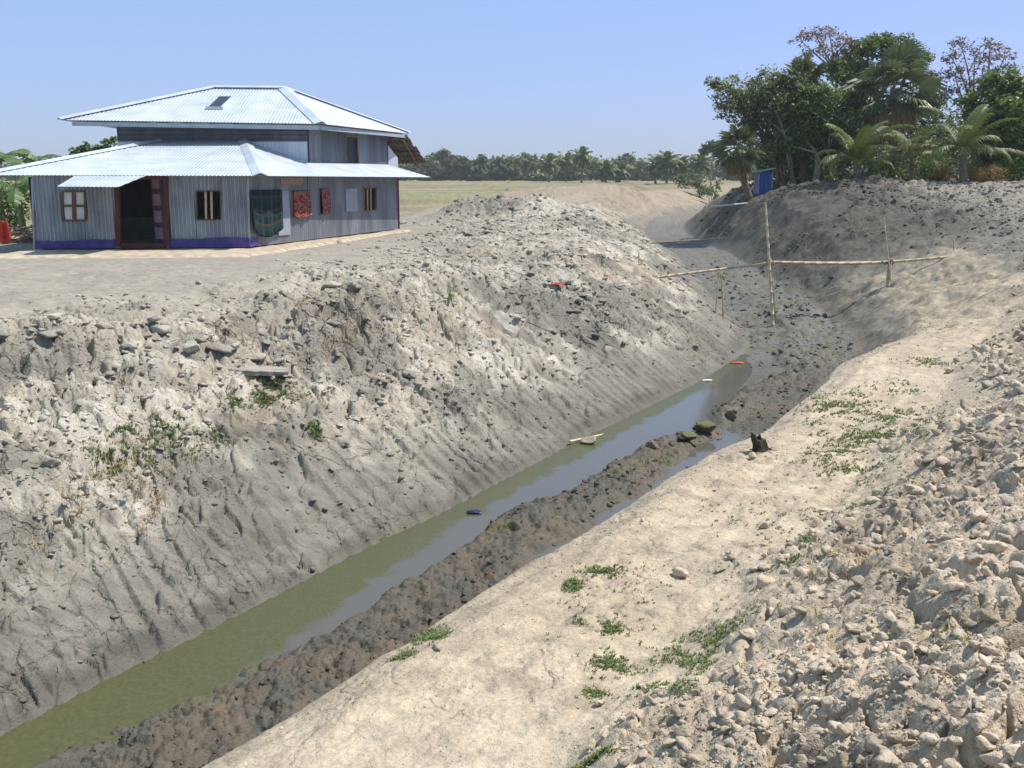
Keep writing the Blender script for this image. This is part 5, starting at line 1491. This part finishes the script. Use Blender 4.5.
def stump():
    c = hit(764, 452); o = empty('tree_stump', c + Vector((0, 0, -.03)), 'small dark tree stump on the sandy path edge', 'stump'); rnd = random.Random(4)
    m = MB(); n = 16; vs = []; fs_ = []
    rings = [(-.08, .10), (0, .075), (.08, .06), (.15, .062), (.20, .05)]
    for j, (z, r_) in enumerate(rings):
        for k in range(n):
            a = 2 * math.pi * k / n; rr = r_ * (1 + .28 * math.sin(3 * a + j * .4) + rnd.uniform(-.14, .14))
            vs.append((rr * math.cos(a) - .02 * j, rr * math.sin(a), z + (rnd.uniform(-.05, .02) if j == 4 else 0)))
    for j in range(4):
        for k in range(n): fs_.append((j * n + k, j * n + (k + 1) % n, (j + 1) * n + (k + 1) % n, (j + 1) * n + k))
    vs.append((-.08, 0, .17)); fs_ += [(4 * n + k, 4 * n + (k + 1) % n, 5 * n) for k in range(n)]
    m.add(vs, fs_); m.build('wood', plain('dark brown stump wood', (.055, .042, .032), .95, 0, .5, 14, .8), o)  # mottled dark brown over the whole stump
    m = MB()
    for a in (.3, 2.2, 3.9, 5.1): m.tube([(.06 * math.cos(a), .06 * math.sin(a), .03), (.16 * math.cos(a), .16 * math.sin(a), .0), (.24 * math.cos(a), .24 * math.sin(a), -.04)], [.035, .025, .012], 6)
    m.build('roots', MAT['bark'], o)
stump()
def scrap(name, label, px, py, sx, sy, sz, mat, seed, cat='scrap'):
    c = hit(px, py); c.z = max(c.z, -2.41); return heap_cloth(name, label, c, sx, sy, sz, mat, seed, cat)
scrap('cloth_scrap', 'faded red rag on the left bank, farther left of the two rags', 558, 290, .16, .07, .07, MAT['red'], 11)
scrap('cloth_scrap', 'dusty brown and white rag lying right of the faded red rag', 584, 298, .20, .12, .12, plain('dusty brown rag', (.20, .11, .08), .9, 0, .3, 8, col2=(.45, .40, .36)), 12)
scrap('plastic_scrap', 'orange red scrap of plastic on the mud below the footbridge', 737, 366, .15, .06, .04, plain('orange red plastic', (.50, .09, .04), .5), 13)
scrap('plastic_scrap', 'white plastic scrap floating on the far water', 707, 385, .10, .05, .02, MAT['scrapw'], 14)
scrap('plastic_bag', 'dark blue plastic bag in the shallow water', 474, 522, .10, .06, .035, MAT['bag'], 15, 'bag')

# ------------------------------------------------------------------ grass, straw, weeds
def blades(lv, P, nb, h, wd, lean, tint):
    n = len(P)
    for _ in range(nb):
        a = RNG.uniform(0, 6.283, n); ln = RNG.uniform(.3, 1, n) * lean; hh = h * RNG.uniform(.5, 1.25, n)
        b0 = P + np.stack([RNG.normal(size=n) * h * .25, RNG.normal(size=n) * h * .25, np.full(n, -.005)], -1)
        d = np.stack([np.cos(a), np.sin(a), np.zeros(n)], -1); s_ = np.stack([-np.sin(a), np.cos(a), np.zeros(n)], -1)
        mid = b0 + d * (hh * ln * .4)[:, None]; mid[:, 2] += hh * .65
        tip = b0 + d * (hh * ln * 1.1)[:, None]; tip[:, 2] += hh * (1 - .35 * ln)
        V = np.stack([b0 - s_ * wd, b0 + s_ * wd, mid + s_ * wd * .8, tip, mid - s_ * wd * .8], 1)
        T = np.repeat(np.clip(tint + RNG.normal(size=n) * .28, 0, 1), 5)
        k = np.arange(n)[:, None] * 5
        lv.add(V, k + np.array([[0, 1, 2, 4]]), T); lv.F3.append(lv.n - len(V) * 5 + k + np.array([[4, 2, 3]]))
def patchpts(px, py, rx, ry, n):
    c = hit(px, py); d = (c - Vector((0, 0, CAM_H))).length; sn = max(.12, (CAM_H - c.z) / d)
    a = RNG.normal(size=n) * rx / FPX * d * .55; b = RNG.normal(size=n) * ry / FPX * d / sn * .55
    x = c.x + a; y = c.y + b
    keep = RNG.random(n) < ss(.38, .62, fbm(x / .16 + 3, y / .16, 951, 3)); x, y = x[keep], y[keep]
    z, _ = ground(x, y)
    return np.stack([x, y, z], -1)
lv = Leaves()
for px, py, rx, ry, n in [(425, 640, 16, 9, 240), (402, 658, 10, 6, 110), (440, 637, 8, 4, 70), (598, 572, 22, 6, 150), (572, 586, 9, 6, 90), (690, 655, 32, 18, 190), (720, 640, 34, 18, 70), (668, 690, 24, 32, 260), (610, 668, 16, 9, 150), (596, 690, 12, 8, 120), (578, 628, 6, 7, 60), (612, 630, 9, 5, 60), (745, 620, 24, 14, 50),
                          (880, 440, 40, 10, 420), (830, 452, 26, 8, 160), (835, 408, 22, 6, 170), (905, 418, 22, 7, 200), (845, 470, 40, 16, 220), (912, 440, 18, 6, 120), (810, 538, 12, 6, 120), (790, 560, 14, 5, 40), (900, 390, 18, 6, 100), (930, 362, 18, 5, 90), (870, 500, 50, 18, 180), (880, 430, 70, 24, 420), (840, 400, 40, 10, 180), (690, 670, 60, 40, 200), (640, 600, 80, 40, 110), (760, 520, 60, 30, 90), (585, 766, 22, 3, 120), (960, 630, 22, 16, 60), (985, 345, 14, 6, 60)]:
    P = patchpts(px, py, rx, ry, int(n * 2.0)); d = np.hypot(P[:, 0], P[:, 1])
    if len(P): blades(lv, P, 4, .016 + .0012 * float(d.mean()), .0022 + .0003 * float(d.mean()), .9, .45)
g = lv.build('short_grass', MAT['grass'], None, (0, 0, 0)); tag(g, 'thin green grass growing in patches on the path', 'grass', kind='stuff')
lv = Leaves()
for px, py, rx, ry, n in [(278, 392, 20, 6, 500), (262, 396, 10, 5, 120), (120, 444, 13, 8, 420), (165, 434, 14, 4, 150), (208, 442, 12, 5, 110), (150, 455, 14, 6, 90), (315, 436, 8, 3, 60), (235, 403, 8, 5, 90), (185, 440, 30, 10, 110), (536, 313, 6, 3, 40)]:
    P = patchpts(px, py, rx, ry, int(n * 2.2))
    if len(P): blades(lv, P, 6, .050, .005, .9, .35)
g = lv.build('bank_grass', MAT['grass'], None, (0, 0, 0)); tag(g, 'green grass growing in tufts on the left bank', 'grass', kind='stuff')
lv = Leaves()
for px, py, rx, ry, n, h in [(160, 485, 8, 14, 26, .14), (152, 520, 8, 12, 18, .13), (320, 340, 24, 12, 90, .14), (345, 325, 16, 8, 60, .14), (60, 505, 20, 14, 50, .12), (130, 460, 22, 12, 50, .12), (400, 330, 40, 12, 60, .12), (860, 228, 22, 4, 90, .10), (690, 345, 10, 5, 30, .15), (480, 255, 20, 5, 50, .14), (850, 560, 60, 40, 40, .05), (900, 640, 90, 60, 50, .05), (640, 470, 40, 20, 30, .05)]:
    P = patchpts(px, py, rx, ry, int(n * 2.2))
    if len(P): blades(lv, P, 3, h, .004, 1.6, .5)
g = lv.build('dry_straw', MAT['straw'], None, (0, 0, 0)); tag(g, 'dry straw and dead roots strewn over the soil', 'straw', kind='stuff')
def seedling(label, px, py, h, seed):
    c = hit(px, py); o = empty('seedling', c, label, 'plant'); rnd = random.Random(seed)
    m = MB(); m.tube(curve((0, 0, -.03), (.02, 0, h), .02, 5, rnd), [.008, .007, .006, .005, .004, .003], 6); m.build('stem', MAT['bamboo'], o)
    lv = Leaves()
    P = np.array(c)[None] + np.stack([RNG.normal(size=26) * h * .2, RNG.normal(size=26) * h * .2, RNG.uniform(.35, 1.1, 26) * h], -1)
    lv.kites(P, h * .35, h * .14, .3, RNG.uniform(.5, 1, 26)); lv.build('leaves', MAT['leaf_mid'], o, c)
seedling('single yellow green seedling on the rim of the left bank', 454, 306, .32, 1)
seedling('small dark weed lower down the slope of the left bank', 312, 438, .12, 2)

# ------------------------------------------------------------------ dry season haze over the fields
def haze():
    m = bpy.data.materials.new('pale air haze'); m.use_nodes = True; nt = m.node_tree; nt.nodes.clear()
    v = nt.nodes.new('ShaderNodeVolumePrincipled'); v.inputs['Color'].default_value = (.90, .92, .95, 1); v.inputs['Density'].default_value = .00045
    v.inputs['Anisotropy'].default_value = .2
    o_ = nt.nodes.new('ShaderNodeOutputMaterial'); nt.links.new(v.outputs[0], o_.inputs['Volume'])
    mb = MB(); mb.box((0, 0, 7.5), (14000, 14000, 22)); o = mb.build('haze', m); tag(o, 'thin pale haze over the far fields', None, kind='stuff')
haze()
